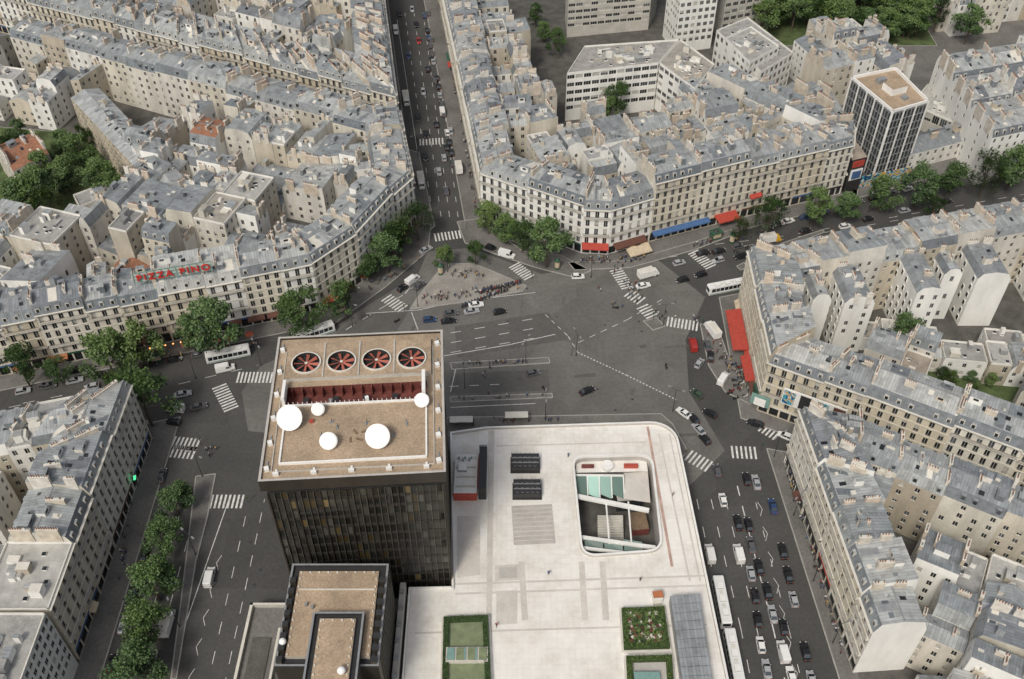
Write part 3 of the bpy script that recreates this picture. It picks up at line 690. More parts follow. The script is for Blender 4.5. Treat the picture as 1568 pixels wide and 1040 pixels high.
FX = (6.8, 14.2, 21.6, 29.0); FY = 30.2; R = 2.85; ZF = H+1.0
outer = [(2.6, 26), (W-2.6, 26), (W-2.6, 36), (2.6, 36)]
mb.prism(outer, H, ZF, 'concrete', None)
loops = [[Vector((x, y, 0)) for x, y in outer]]
for fx in FX: loops.append([Vector((fx+R*cos(-2*pi*i/32), FY+R*sin(-2*pi*i/32), 0)) for i in range(32)])
flat = [v for l in loops for v in l]
for t in tessellate_polygon(loops): mb.face([(flat[i].x, flat[i].y, ZF) for i in t], 'tan_gravel')
for fx in FX:
    for i in range(32):
        a0, a1 = 2*pi*i/32, 2*pi*(i+1)/32
        def pp(rr, a, z): return (fx+rr*cos(a), FY+rr*sin(a), z)
        mb.face([pp(R, a0, H), pp(R, a1, H), pp(R, a1, ZF+.35), pp(R, a0, ZF+.35)], 'dark_metal')
        mb.face([pp(R+.32, a0, ZF), pp(R+.32, a1, ZF), pp(R+.32, a1, ZF+.35), pp(R+.32, a0, ZF+.35)], 'stone_trim')
        mb.face([pp(R, a0, ZF+.35), pp(R, a1, ZF+.35), pp(R+.32, a1, ZF+.35), pp(R+.32, a0, ZF+.35)], 'stone_trim')
    mb.cyl(fx, FY, H, H+.05, R, R, 24, 'dark_metal'); mb.cyl(fx, FY, H+.2, ZF+.15, .45, .35, 12, 'redbrown', 'stone_trim')
    for k in range(8):
        a = 2*pi*k/8+.2+fx
        def q(rr, off, z): return (fx+rr*cos(a)-off*sin(a), FY+rr*sin(a)+off*cos(a), z)
        mb.face([q(.4, -.15, ZF-.15), q(2.65, -.42, ZF-.3), q(2.7, .28, ZF+.0), q(.4, .15, ZF)], 'fan_red')
for k in range(3): x = (FX[k]+FX[k+1])/2; mb.box(x, 31, ZF, ZF+.25, .3, 10, 0, 'concrete')
mb.obj('cooling_fans', parent=tower)
for x, y, rr, az_ in ((5.0, 14.0, 2.6, -.1), (10.3, 16.6, 1.35, .2), (31.2, 17.6, 1.5, 0), (13.0, 8.0, 1.75, .1), (22.6, 8.2, 2.45, -.05)):
    mb = MB(); nv = Vector((sin(az_), -cos(az_)*.66, .75)).normalized(); c0 = Vector((0, 0, rr*.62+.7))
    mb.cyl(0, 0, 0, .5, rr*.4, rr*.35, 10, 'concrete'); mb.tube((0, 0, .4), tuple(c0-nv*.6), .22, .18, 8, 'metal_grey')
    mb.tube(tuple(c0-nv*.75), tuple(c0-nv*.25), rr*.45, rr*.93, 28, 'radome'); mb.tube(tuple(c0-nv*.25), tuple(c0+nv*.22), rr*.96, rr, 32, 'radome'); mb.tube(tuple(c0+nv*.22), tuple(c0+nv*.36), rr*.99, rr*.82, 32, 'radome')
    mb.tube(tuple(c0-nv*.5+Vector((rr*.5, 0, 0))), (rr*.5, .6, 0), .08, .08, 5, 'metal_grey'); mb.tube(tuple(c0-nv*.5-Vector((rr*.5, 0, 0))), (-rr*.5, .6, 0), .08, .08, 5, 'metal_grey')
    mb.obj('satellite_dish', (x, y, H+.1), 0, tower)

an = MB(); AX0, AY0 = G(448, 868, 25); AX1 = G(597, 855, 25)[0]; AY0 += .3
def ringroof(m_, x0, y0, x1, y1, h, dep=1.8, zb=0):
    m_.prism([(x0, y0), (x1, y0), (x1, y1), (x0, y1)], zb, h, 'bronze', 'dark_metal')
    m_.prism([(x0+dep, y0+dep), (x1-dep, y0+dep), (x1-dep, y1-dep), (x0+dep, y1-dep)], h, h+.8, 'concrete', 'tan_gravel')
    L = x1-x0
    for cx, cy, lx, ly in (((x0+x1)/2, y0+.2, L, .4), ((x0+x1)/2, y1-.2, L, .4), (x0+.2, (y0+y1)/2, .4, y1-y0-.8), (x1-.2, (y0+y1)/2, .4, y1-y0-.8)): m_.box(cx, cy, h, h+.7, lx, ly, 0, 'dark_metal', 'metal_grey')
    k = x0+2.2
    while k < x1-2: m_.box(k, y1-dep-.35, h+.8, h+1.1, .35, .25, 0, 'stone_trim'); k += 1.8
    k = y0+2.2
    while k < y1-2:
        m_.box(x0+dep+.35, k, h+.8, h+1.1, .25, .35, 0, 'stone_trim'); m_.box(x1-dep-.35, k, h+.8, h+1.1, .25, .35, 0, 'stone_trim'); k += 1.8
ringroof(an, AX0, 88.5, AX1, AY0, 25)
ringroof(an, AX0+6.2, 60, AX1-3.4, 98.5, 27.2, 1.5)
an.box((AX0+AX1)/2, 104.5, 25.81, 26.1, AX1-AX0-4.5, .2, 0, 'stone_trim')
for x, y in ((-40, 101), (-38.7, 100.4)): an.cyl(x, y, 25.8, 26.7, .3, .3, 8, 'metal_grey')
an.sphere(-43.2, 93, 26.6, .7, 'radome', 14, 8)
an.sphere(-31, 86, 29, .8, 'radome', 14, 8)
for k in range(8): an.box(AX0+.9, 89.5+k*2.4, 25, 26.6, 1.1, 1.2, 0, 'bronze', 'dark_metal'); an.box(AX1-.9, 89.5+k*2.4, 25, 26.6, 1.1, 1.2, 0, 'bronze', 'dark_metal')
k = 0
while k < 16: an.box(AX0+.5+k*1.2, AY0+.1, 0, 25, .25, .3, 0, 'metal_fin'); an.box(AX1+.1, 91+k*1.2, 0, 25, .3, .25, 0, 'metal_fin'); k += 1
an.obj('annex_building')
mb = MB()
mb.prism([(-58, 60), (-22.8, 60), (-22.8, 116), (-48, 114), (-57.2, 114)], 0, 3.4, 'concrete', 'sidewalk_mat')
for P in ([(-58, 60), (-57.4, 60), (-56.6, 114), (-57.2, 114)], [(-50.5, 60), (-50, 60), (-49.6, 108), (-50.1, 108)], [(-57.2, 113.5), (-46, 113.5), (-46, 114), (-57.2, 114)]): mb.prism(P, 3.4, 4.6, 'concrete', 'stone_trim')
mb.prism([(-56, 62), (-52, 62), (-51.5, 106), (-55.4, 106)], 3.4, 3.9, 'concrete', 'courtyard_paving')
mb.prism([(-24.2, 62), (-23, 62), (-23, 116), (-24.2, 116)], 3.4, 9.6, 'concrete', 'terrace_grey')
for k in range(14): mb.box(-23.6, 64+k*3.8, 9.6, 10.6, 1.0, .6, 0, 'metal_grey')
for k in range(9): mb.box(-48, 64+k*5, 3.4, 5.0, 1.6, 2.2, .1*k, 'metal_grey', 'concrete')
mb.obj('podium')

# ---------------------------------------------------------------- terrace
TZ = 7.0
T = lambda u, v: G(u, v, TZ)
def arc(c, r_, a0, a1, n=7): return [(c[0]+r_*cos(a0+(a1-a0)*i/n), c[1]+r_*sin(a0+(a1-a0)*i/n)) for i in range(n+1)]
outline = [(-15.4, 159.8), (-13.2, 116.2), (-22.5, 116), (-22.5, 60), (46, 60), (44, 95.2)]+arc((34.8, 156.8), 6.4, 0, pi/2)+[(-6.4, 161.5)]
h0, h1, h2, h3 = T(893, 852), T(1012, 843), T(996, 699), T(878, 702)
def rounded(P, rad, n=6):
    out = []
    for i in range(len(P)):
        a, b, c = P[i-1], P[i], P[(i+1) % len(P)]
        p = lerp(b, a, rad/dist(a, b)); q = lerp(b, c, rad/dist(b, c))
        for k in range(n+1):
            t = k/n; out.append(lerp(lerp(p, b, t), lerp(b, q, t), t))
    return out
hole = rounded([h0, h1, h2, h3], 3.2)
mb = MB()
loops = [[Vector((*p, 0)) for p in outline], [Vector((*p, 0)) for p in reversed(hole)]]
flat = [v for l in loops for v in l]
for t in tessellate_polygon(loops): mb.face([(flat[i].x, flat[i].y, TZ) for i in t], 'terrace_paving')
mb.prism(outline, 0, TZ, 'concrete', None)
mb.prism(hole, .02, TZ, 'terrace_grey', None)
for P, w1, hh in ((hole, .55, .7), (outline, -.5, .75)):
    n = len(P); O = offpoly(list(P), w1)
    for i in range(n):
        j = (i+1) % n
        if P is not hole and dist(P[i], P[j]) > 30 and P[i][0] < 0 and P[j][0] < 0: continue
        mb.face([(*P[i], TZ-.1), (*P[j], TZ-.1), (*P[j], TZ+hh), (*P[i], TZ+hh)], 'white_wall')
        mb.face([(*O[i], TZ), (*O[j], TZ), (*O[j], TZ+hh), (*O[i], TZ+hh)], 'terrace_grey')
        mb.face([(*P[i], TZ+hh), (*P[j], TZ+hh), (*O[j], TZ+hh), (*O[i], TZ+hh)], 'white_wall')
def tsheet(px, mat, k=1, raise_=0): mb.sheet([T(u, v) for u, v in px], TZ+.004*k+raise_, mat)
for y0 in (885, 900, 960):
    tsheet([(697 if y0 < 950 else 636, y0+8), (1083, y0-5), (1083, y0-2), (697 if y0 < 950 else 636, y0+11)], 'terrace_band')
tsheet([(748, 660), (757, 660), (752, 1040), (743, 1040)], 'terrace_band', 2)
for x0 in (794, 886, 918): tsheet([(x0, 860), (x0+9, 860), (x0+15, 950), (x0+5, 950)], 'terrace_band', 2)
tsheet([(760, 905), (792, 904), (792, 955), (760, 957)], 'terrace_band', 4)
tsheet([(783, 775), (845, 772), (851, 832), (787, 835)], 'terrace_grey', 3)
for k in range(8): y = 779+k*7; tsheet([(785, y), (847, y-3), (847, y-1.5), (785, y+1.5)], 'terrace_band', 4)
tsheet([(758, 866), (797, 864), (798, 888), (758, 890)], 'terrace_band', 3); tsheet([(764, 869), (792, 868), (792, 885), (764, 886)], 'terrace_grey', 4)
tsheet([(700, 790), (735, 790), (735, 880), (700, 885)], 'terrace_band', 2)
for x0 in (1008, 1024): tsheet([(x0, 664), (x0+2, 664), (x0+50, 890), (x0+47, 890)], 'terrace_band', 2)
tsheet([(760, 682), (990, 676), (990, 678), (760, 684)], 'terrace_band', 3)
mb.prism([T(990, 654), T(993.5, 654), T(1031, 868), T(1027, 868)], TZ+.002, TZ+.15, 'strip_red_shade', 'strip_red_shade')  # slim reddish strip in the paving; its colour doubles as a painted shadow line
mb.obj('terrace')
mb = MB()
mb.sheet(offpoly(hole, -.05), .03, 'courtyard_paving')
def L3(u, v, z): return (*G(u, v, z), z)
def beam(p, q, w, t, mat):
    a, b = p[:2], q[:2]; L = dist(a, b); ang = math.atan2(b[1]-a[1], b[0]-a[0]); nx, ny = -sin(ang)*w/2, cos(ang)*w/2
    up = [(a[0]-nx, a[1]-ny, p[2]), (b[0]-nx, b[1]-ny, q[2]), (b[0]+nx, b[1]+ny, q[2]), (a[0]+nx, a[1]+ny, p[2])]; dn = [(x, y, z-t) for x, y, z in up]
    mb.face(up, mat)
    for i in range(4): j = (i+1) % 4; mb.face([dn[i], dn[j], up[j], up[i]], mat)
mb.face([L3(880, 724, 5.6), L3(992, 722, 5.6), L3(990, 703, 5.6), L3(884, 704, 5.6)], 'terrace_paving')
mb.face([L3(955, 764, 5.0), L3(996, 770, 5.0), L3(992, 722, 5.0), L3(955, 724, 5.0)], 'terrace_band')
for k in range(4):
    u0 = 881+k*18.5; mb.face([L3(u0, 728, 6.1), L3(u0+17.5, 729, 6.1), L3(u0+18.5, 764, 4.6), L3(u0+2, 757, 4.6)], 'glass_green')
    beam(L3(u0+17.9, 728, 6.15), L3(u0+19.4, 762, 4.7), .25, .2, 'white_wall')
beam(L3(884, 759, 6.2), L3(994, 781, 6.2), 1.1, .6, 'white_wall'); beam(L3(880, 727, 6.3), L3(955, 728, 6.3), .5, .4, 'white_wall')
beam(L3(890, 822, 6.4), L3(1004, 838, 6.4), .9, .5, 'white_wall'); beam(L3(892, 838, 6.6), L3(960, 846, 6.6), .6, .5, 'white_wall')
for k in range(3):
    u0 = 895+k*30; mb.face([L3(u0, 826, 6.2), L3(u0+28, 830, 6.2), L3(u0+29, 846, 5.0), L3(u0+1, 844, 5.0)], 'glass_green')
for u in (928, 962): beam(L3(u, 768, 6.0), L3(u+5, 832, 6.2), .35, .4, 'white_wall')
for k in range(12): mb.box(23.2, 132+k*.5, .03, .25+k*.3, 6, .5, 0, 'concrete')
mb.box(30, 137, .03, 2.4, 4, 5, .1, 'redbrown', 'soil'); mb.box(28, 143, .03, 4.2, 6, 3, .1, 'glass', 'terrace_grey')
mb.cyl(*G(930, 714, 6), 5.6, 6.6, 1.5, 1.5, 20, 'white_paint'); mb.box(*G(966, 714, 6), 5.6, 6.6, 3.4, .8, 0, 'red_paint'); mb.box(*G(900, 714, 6), 5.6, 6.4, 3, .7, 0, 'redbrown')
mb.obj('sunken_atrium')
for (u, v), w in (((804, 705), 6.6), ((807, 745), 6.4)):
    mb = MB(); x, y = T(u, v+8)
    mb.box(0, 0, TZ, TZ+.3, w+.5, 4.8, 0, 'dark_metal'); mb.box(0, 0, TZ+.3, TZ+2.0, w, 4.3, 0, 'dark_metal', 'dark_metal')
    for i in range(5):
        for j in range(3):
            mb.cyl(-w/2+.9+i*1.2, -1.4+j*1.4, TZ+2.0, TZ+2.2, .42, .42, 10, 'metal_grey', 'iron')
    mb.box(0, -.72, TZ+2.0, TZ+2.3, w, .12, 0, 'metal_grey'); mb.box(0, .72, TZ+2.0, TZ+2.3, w, .12, 0, 'metal_grey')
    for i in range(7): mb.box(-w/2+i*w/6, 2.2, TZ+.3, TZ+2.4, .1, .1, 0, 'metal_grey')
    mb.obj('ventilation_unit', (x, y, 0))
mb = MB(); x, y = T(714, 735)
mb.box(0, 0, TZ, TZ+2.6, 5.4, 11.5, 0, 'white_wall', 'white_wall'); mb.box(0, -5.9, TZ, TZ+2.0, 5.4, .3, 0, 'red_paint'); mb.box(0, -5.9, TZ+2.0, TZ+2.5, 5.8, .4, 0, 'red_paint')
for k in range(4): mb.box(0, -4+k*2.8, TZ+2.6, TZ+2.9, 4.6, .3, 0, 'concrete')
mb.box(-.8, 1.5, TZ+2.6, TZ+3.4, 2.0, 2.4, 0, 'metal_grey', 'white_paint')
for k in range(8): mb.box(-1.8+k*.5, 4.4-.3*(k % 3), TZ+2.6, TZ+3.1, .35, .5, .3*k, ['teal', 'white_paint', 'metal_grey'][k % 3])
mb.box(4.0, .5, TZ, TZ+4.2, 1.8, 12.5, 0, 'dark_metal', 'iron'); mb.box(4.0, 6.9, TZ, TZ+4.6, 1.9, .3, 0, 'metal_grey'); mb.box(3.0, .2, TZ+3.2, TZ+3.5, .2, 10, 0, 'red_paint')
mb.obj('terrace_kiosk', (x, y, 0))
def planter(px):
    mb = MB(); P = [T(u, v) for u, v in px]; mb.prism(P, TZ, TZ+.9, 'white_wall', 'stone_trim')
    I = offpoly(P, -.4); J = offpoly(P, -1.6)
    for i in range(4):
        j = (i+1) % 4
        mb.face([(*I[i], TZ+.9), (*I[j], TZ+.9), (*I[j], TZ+1.7), (*I[i], TZ+1.7)], 'hedge_mat'); mb.face([(*I[i], TZ+1.7), (*I[j], TZ+1.7), (*J[j], TZ+1.7), (*J[i], TZ+1.7)], 'hedge_mat'); mb.face([(*J[i], TZ+.9), (*J[j], TZ+.9), (*J[j], TZ+1.7), (*J[i], TZ+1.7)], 'hedge_mat')
    rr = random.Random(1)
    x0 = min(p[0] for p in I); x1 = max(p[0] for p in I); y0 = min(p[1] for p in I); y1 = max(p[1] for p in I)
    for _ in range(6000):
        p = (rr.uniform(x0, x1), rr.uniform(y0, y1))
        if inpoly(p, I) and not inpoly(p, J):
            a = rr.random()*6; s_ = rr.uniform(.08, .18); z = TZ+1.7+rr.uniform(-.1, .3)
            mb.face([(p[0]+s_*cos(a), p[1]+s_*sin(a), z), (p[0]-s_*sin(a), p[1]+s_*cos(a), z+.15), (p[0]-s_*cos(a), p[1]-s_*sin(a), z)], rr.choice(['leaf_mid', 'leaf_light', 'leaf_dark']))
    return mb, J
mb, J = planter([(674, 1075), (756, 1075), (750, 945), (677, 948)])
mb.sheet(J, TZ+1.0, 'planter_lawn')
for k in range(3):
    x, y = lerp(lerp(J[0], J[1], .5), lerp(J[3], J[2], .5), .16+.32*k)
    mb.box(x, y, TZ+1.02, TZ+1.9+.05*k, 4.0, 3.2, 0, 'stone_trim', 'terrace_band'); mb.box(x-.95, y, TZ+1.9+.05*k, TZ+2.15+.05*k, 1.6, 2.7, 0, 'metal_grey', 'teal'); mb.box(x+.95, y, TZ+1.9+.05*k, TZ+2.15+.05*k, 1.6, 2.7, 0, 'metal_grey', 'planter_lawn')
mb.obj('hedge_planter')
mb, J = planter([(952, 1002), (1028, 1000), (1018, 932), (948, 935)])
mb.sheet(J, TZ+1.2, 'hedge_mat')
rr = random.Random(2)
for _ in range(160):
    t, s_ = rr.random(), rr.random(); x, y = lerp(lerp(J[0], J[1], s_), lerp(J[3], J[2], s_), t)
    k_ = rr.choice(['leaf_mid', 'terrace_band', 'leaf_light', 'leaf_dark', 'leaf_mid', 'redbrown', 'leaf_light'])
    for q_ in range(26):
        a = rr.random()*6.28; b_ = rr.random(); ss = rr.uniform(.07, .15); X, Y, Z = x+cos(a)*.4*b_, y+sin(a)*.4*b_, TZ+1.35+rr.random()*.55
        mb.face([(X-ss, Y, Z), (X, Y-ss, Z+.05), (X+ss, Y, Z), (X, Y+ss, Z+.1)], k_)
mb.obj('flower_planter')
mb, J = planter([(958, 1080), (1035, 1080), (1030, 1006), (955, 1008)])
mb.sheet(J, TZ+1.0, 'terrace_grey')
for k in range(2):
    x, y = lerp(lerp(J[0], J[1], .5), lerp(J[3], J[2], .5), .45+.3*k); mb.box(x, y, TZ+1.02, TZ+2.2+.05*k, 3.2, 1.8, 0, 'metal_grey', 'teal')
mb.obj('hedge_planter')
mb = MB(); P = [T(1047, 1090), T(1092, 1090), T(1068, 922), T(1024, 924)]
mb.prism(P, TZ, TZ+2.95, 'metal_grey', None)
a0, a1, b0, b1 = P[0], P[3], P[1], P[2]
for k in range(12):
    t0, t1 = k/12, (k+.96)/12
    mb.face([(*lerp(a0, a1, t0), TZ+3), (*lerp(b0, b1, t0), TZ+3.4), (*lerp(b0, b1, t1), TZ+3.4), (*lerp(a0, a1, t1), TZ+3)], 'zinc')
mb.face([(*a0, TZ+2.9), (*b0, TZ+2.9), (*b1, TZ+2.9), (*a1, TZ+2.9)], 'metal_grey')
mb.obj('metal_shed')
mb = MB(); mb.box(0, 0, TZ, TZ+2, 2, 1.6, .1, 'white_paint', 'orange_awning'); mb.box(0, 0, TZ+2.1, TZ+2.2, 2.2, 1.6, .1, 'orange_awning'); mb.box(0, -1.2, TZ, TZ+.9, 1.8, .5, .1, 'stone_trim'); mb.obj('vendor_stand', (*T(1006, 918), 0))

# ---------------------------------------------------------------- plaza, islands, markings
mb = MB()
PL = [G(u, v) for u, v in ((470, 530), (560, 470), (640, 420), (655, 385), (720, 380), (830, 420), (960, 395), (1010, 400), (1080, 455), (1050, 520), (1055, 600), (1110, 690), (1040, 760), (1000, 655), (700, 655), (690, 690), (380, 660), (370, 600), (400, 560))]
for t in tessellate_polygon([[Vector((*p, 0)) for p in PL]]): mb.face([(*PL[i], .004) for i in t], 'asphalt_worn')
for px in ([(696, 500), (840, 478), (870, 520), (700, 548)], [(690, 572), (840, 566), (842, 598), (690, 604)], [(560, 478), (625, 478), (600, 520), (500, 520)]):
    mb.sheet([G(u, v) for u, v in px], .008, 'asphalt_patch')
mb.obj('plaza_road')
mb = MB(); rk = random.Random(8)
for i_ in range(26):
    x, y = -42+(i_ % 7)*15+rk.uniform(-4, 4), 166+(i_//7)*17+rk.uniform(-4, 4)
    if not inpoly((x, y), PL): continue
    a = rk.choice([.35, .1, 1.4])
    c1, n1 = cos(a), sin(a); w, d = rk.uniform(1, 4.5), rk.uniform(.25, .7)
    mb.sheet([(x+c1*X-n1*Y, y+n1*X+c1*Y) for X, Y in ((-w, -d), (w, -d), (w, d), (-w, d))], .0095+.0001*i_, 'asphalt_patch')
for _ in range(60):
    x, y = rk.uniform(-88, 66), rk.uniform(80, 236)
    mb.cyl(x, y, .0, .02, .35, .35, 10, 'iron')
mb.obj('road_patches')
def island(px, name='traffic_island', mat='sidewalk_mat'): slab(name, [G(u, v) for u, v in px], .14, mat)
island([(628, 474), (640, 455), (672, 415), (690, 404), (725, 404), (760, 418), (806, 438), (800, 446), (720, 462)], mat='island_mat')
island([(700, 340), (735, 335), (800, 385), (860, 392), (905, 415), (880, 425), (820, 410), (760, 390), (712, 372)], 'pavement')
island([(690, 556), (840, 548), (842, 556), (692, 566)]); island([(690, 608), (845, 603), (846, 609), (690, 616)])
island([(684, 640), (1012, 634), (1030, 650), (1052, 690), (1046, 700), (1020, 664), (990, 652), (740, 660), (684, 668)], 'pavement')
island([(985, 492), (1005, 487), (1018, 500), (1000, 506)]); island([(1072, 496), (1100, 505), (1120, 560), (1150, 600), (1150, 620), (1110, 600), (1085, 560)], 'pavement')
island([(300, 730), (330, 726), (318, 790), (300, 860), (270, 1040), (262, 1040), (280, 900)], 'pavement')
island([(1128, 408), (1200, 372), (1260, 352), (1262, 356), (1205, 378), (1134, 414)], 'median')
island([(870, 402), (960, 400), (1060, 372), (1120, 352), (1124, 360), (1060, 384), (965, 410), (880, 414)], 'pavement')
island([(560, 400), (640, 340), (660, 345), (655, 385), (590, 440), (500, 505), (470, 505), (500, 465)], 'pavement')
mk = MB()
def line(px, w=.2, dash=None, z=.018, world=False):
    P = px if world else [G(u, v) for u, v in px]
    for a, b in zip(P, P[1:]):
        L = dist(a, b)
        if L < .2: continue
        n = (-(b[1]-a[1])/L*w/2, (b[0]-a[0])/L*w/2)
        segs = [(0, L)] if not dash else [(k*(dash[0]+dash[1]), min(L, k*(dash[0]+dash[1])+dash[0])) for k in range(int(L/(dash[0]+dash[1]))+1)]
        for s0, s1 in segs:
            if s1-s0 < .1: continue
            p, q = lerp(a, b, s0/L), lerp(a, b, s1/L)
            mk.face([(p[0]-n[0], p[1]-n[1], z), (q[0]-n[0], q[1]-n[1], z), (q[0]+n[0], q[1]+n[1], z), (p[0]+n[0], p[1]+n[1], z)], 'paint_white')
def zebra(p, q, w=4.0):
    a, b = G(*p), G(*q); L = dist(a, b); n = int(L/1.0)
    dx, dy = (b[0]-a[0])/L, (b[1]-a[1])/L
    for k in range(n):
        c = (a[0]+dx*(k+.5)*L/n, a[1]+dy*(k+.5)*L/n)
        line([(c[0]-dy*w/2, c[1]+dx*w/2), (c[0]+dy*w/2, c[1]-dx*w/2)], .5, None, .018, True)
for z_ in (((641, 218), (680, 216)), ((664, 364), (712, 358)), ((590, 455), (618, 474)), ((786, 405), (812, 426)), ((942, 412), (962, 442)), ((960, 448), (984, 462)), ((982, 468), (1000, 486)), ((1020, 492), (1070, 500)), ((1052, 696), (1088, 716)), ((1118, 692), (1160, 694)), ((1165, 652), (1192, 668)), ((250, 676), (305, 682)), ((314, 768), (374, 768)), ((335, 590), (355, 628)), ((362, 578), (424, 578)), ((1060, 385), (1090, 410)), ((255, 690), (300, 694))): zebra(*z_)
for vv in (500, 515, 530): line([(690, vv+10), (830, vv-14)], .2, (3, 4))
line([(680, 545), (780, 528), (850, 512)], .22); line([(688, 592), (780, 588)], .18, (2.5, 3)); line([(690, 624), (820, 618)], .2)
line([(835, 482), (870, 515), (885, 540)], .18, (1.5, 1.5)); line([(885, 540), (960, 575), (1035, 612)], .3, (.5, .5)); line([(885, 525), (960, 490), (1020, 455)], .18, (2, 2))
line([(530, 505), (620, 450), (650, 415)], .2, (3, 3)); line([(560, 480), (640, 475), (700, 462), (820, 448)], .18)
line([(630, 478), (640, 505)], .2); line([(700, 555), (690, 600)], .2)
for k in range(4): line([(620+k*14, 20), (664+k*13, 345)], .16, (3, 5))
line([(608, 30), (655, 335)], .14)
for off in (0, 36): line([(985+off*2, 400-off*.6), (1150+off, 375-off*.3), (1568, 305-off*.2)], .15, (3, 5))
for x0 in (47.5, 51, 54.5): line([(x0, 60), (x0-.8, 110), (x0-2.5, 146)], .16, (3, 5), .012, True)
line([(58.3, 60), (57.3, 110), (55.5, 150)], .25, (3, 3), .012, True); line([(62, 60), (60.7, 110), (59, 150)], .14, (2, 6), .012, True)
for x0 in (-80, -76.4, -64): line([(x0, 60), (x0, 140)], .14, (3, 4), .012, True)
line([(-72.3, 60), (-72, 110), (-69, 145)], .2, None, .012, True); line([(-60.5, 60), (-60.3, 145)], .14, (3, 3), .012, True)
for k in range(10):
    y = 62+k*7; line([(-67.5, y), (-68.3, y+2), (-67.5, y+4)], .14, None, .012, True)
    line([(59.7, y+15), (60.5, y+17), (59.7, y+19)], .12, None, .012, True)
for x in (-120, -150, -180): line([(x-10, 176+(x+120)*.31), (x+24, 186+(x+120)*.31)], .15, (3, 4), .012, True)
line([(-200, 148), (-110, 176), (-70, 190)], .15, (3, 4), .012, True)
mk.obj('road_markings')

# ---------------------------------------------------------------- trees
def tree_mesh(seed, R=5.0, H=12.0):
    q = random.Random(seed); mb = MB()
    th = H*.38
    mb.tube((0, 0, 0), (.1, .1, th), .28, .19, 8, 'bark')
    cl = []
    ex, ey = q.uniform(.85, 1.15), q.uniform(.85, 1.15)
    for i in range(30):
        a = q.random()*2*pi; rr = R*math.sqrt(q.random())*.88; t = q.random()
        z = H*.34+(H*.64)*t; rr *= (1-.75*max(0, (t-.45)/.55)**1.5)*(.75+.25*min(1, t/.3))
        cl.append((rr*cos(a)*ex, rr*sin(a)*ey, z, q.uniform(.8, 1.75)*R/5))
    for i in range(9):
        c = cl[i]; mid = (c[0]*.45, c[1]*.45, th+(c[2]-th)*.35); mb.tube((.1, .1, th-.4*(i % 3)), mid, .13, .09, 5, 'bark'); mb.tube(mid, (c[0], c[1], max(c[2], th)), .09, .03, 4, 'bark')
    for c in cl:
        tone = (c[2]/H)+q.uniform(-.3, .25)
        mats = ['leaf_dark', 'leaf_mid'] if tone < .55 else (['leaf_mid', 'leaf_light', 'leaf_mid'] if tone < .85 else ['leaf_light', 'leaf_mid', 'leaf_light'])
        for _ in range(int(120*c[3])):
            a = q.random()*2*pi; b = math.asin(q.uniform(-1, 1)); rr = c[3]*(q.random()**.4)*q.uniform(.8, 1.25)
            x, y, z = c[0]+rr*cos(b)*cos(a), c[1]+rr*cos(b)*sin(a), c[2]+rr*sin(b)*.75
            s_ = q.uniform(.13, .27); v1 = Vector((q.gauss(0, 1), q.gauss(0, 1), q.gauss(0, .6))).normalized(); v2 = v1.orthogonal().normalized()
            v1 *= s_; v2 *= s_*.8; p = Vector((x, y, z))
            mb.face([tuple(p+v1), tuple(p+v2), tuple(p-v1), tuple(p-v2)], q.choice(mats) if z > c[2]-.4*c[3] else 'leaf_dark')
    return mb.mesh('tree_mesh')
TM = [tree_mesh(s) for s in range(6)]
rt = random.Random(21)
def tree(u, v, R, name='plane_tree', world=None):
    R *= 1.1 if not world else 1
    x, y = world if world else G(u, v, 7.5*R/5)
    s_ = R/5; k = rt.uniform(.92, 1.1)
    put(rt.choice(TM), name, (x, y, .1), rt.random()*6.28, scale=(s_*k, s_/k, s_*rt.uniform(.85, 1.1)))
for u, v, R in ((455, 472, 6.5), (525, 455, 5.3), (563, 405, 4.3), (590, 385, 5.3), (610, 355, 6), (637, 330, 6), (600, 372, 4.5), (678, 392, 3), (728, 385, 3.2), (748, 330, 4.5), (775, 345, 4.5), (800, 358, 4.5), (838, 368, 6.5), (325, 500, 7.3), (290, 508, 4.5), (213, 522, 6.3), (160, 540, 6.5), (215, 605, 7.3), (178, 588, 4.5), (263, 760, 4.3), (246, 820, 4.6), (230, 888, 5.2), (215, 955, 5.2), (205, 1015, 5.6), (1135, 348, 3.2), (1180, 332, 5.5), (1250, 315, 5.2), (1300, 312, 4.4), (1355, 292, 5.2), (1412, 280, 6.2), (1460, 272, 5.4), (1515, 262, 6.4), (1558, 250, 6.4), (1432, 318, 4), (100, 68, 7), (80, 80, 5), (45, 285, 7), (120, 232, 6), (152, 262, 6), (70, 312, 5), (225, 305, 4), (850, 62, 4), (832, 45, 3.5), (820, 20, 4), (945, 148, 5), (935, 162, 4), (1385, 508, 4.5), (95, 262, 5), (190, 292, 4.5), (60, 255, 5), (30, 300, 6), (1440, 15, 6), (1490, 30, 6.5), (1400, 25, 6), (30, 560, 5), (85, 565, 3.5)): tree(u, v, R)
for k in range(64): tree(0, 0, rt.uniform(5.0, 8), 'park_tree', (rt.uniform(94, 166), rt.uniform(368, 428)))
for k in range(16): tree(0, 0, rt.uniform(2.5, 5.0), 'garden_tree', (rt.uniform(-205, -135), rt.uniform(255, 300)))
for k in range(9): tree(0, 0, rt.uniform(1.6, 2.6), 'garden_tree', (rt.uniform(114, 150), rt.uniform(176, 184)))
slab('garden_lawn', [(-210, 256), (-165, 250), (-130, 262), (-130, 300), (-200, 310)], .2, 'lawn_mat')
slab('park_lawn', [(92, 366), (170, 366), (170, 440), (92, 440)], .2, 'lawn_mat')
slab('garden_lawn', [(112, 180), (165, 165), (170, 175), (115, 195)], .2, 'lawn_mat')
P = [G(u, v, 15) for u, v in ((252, 305), (292, 282), (152, 135), (108, 150))]
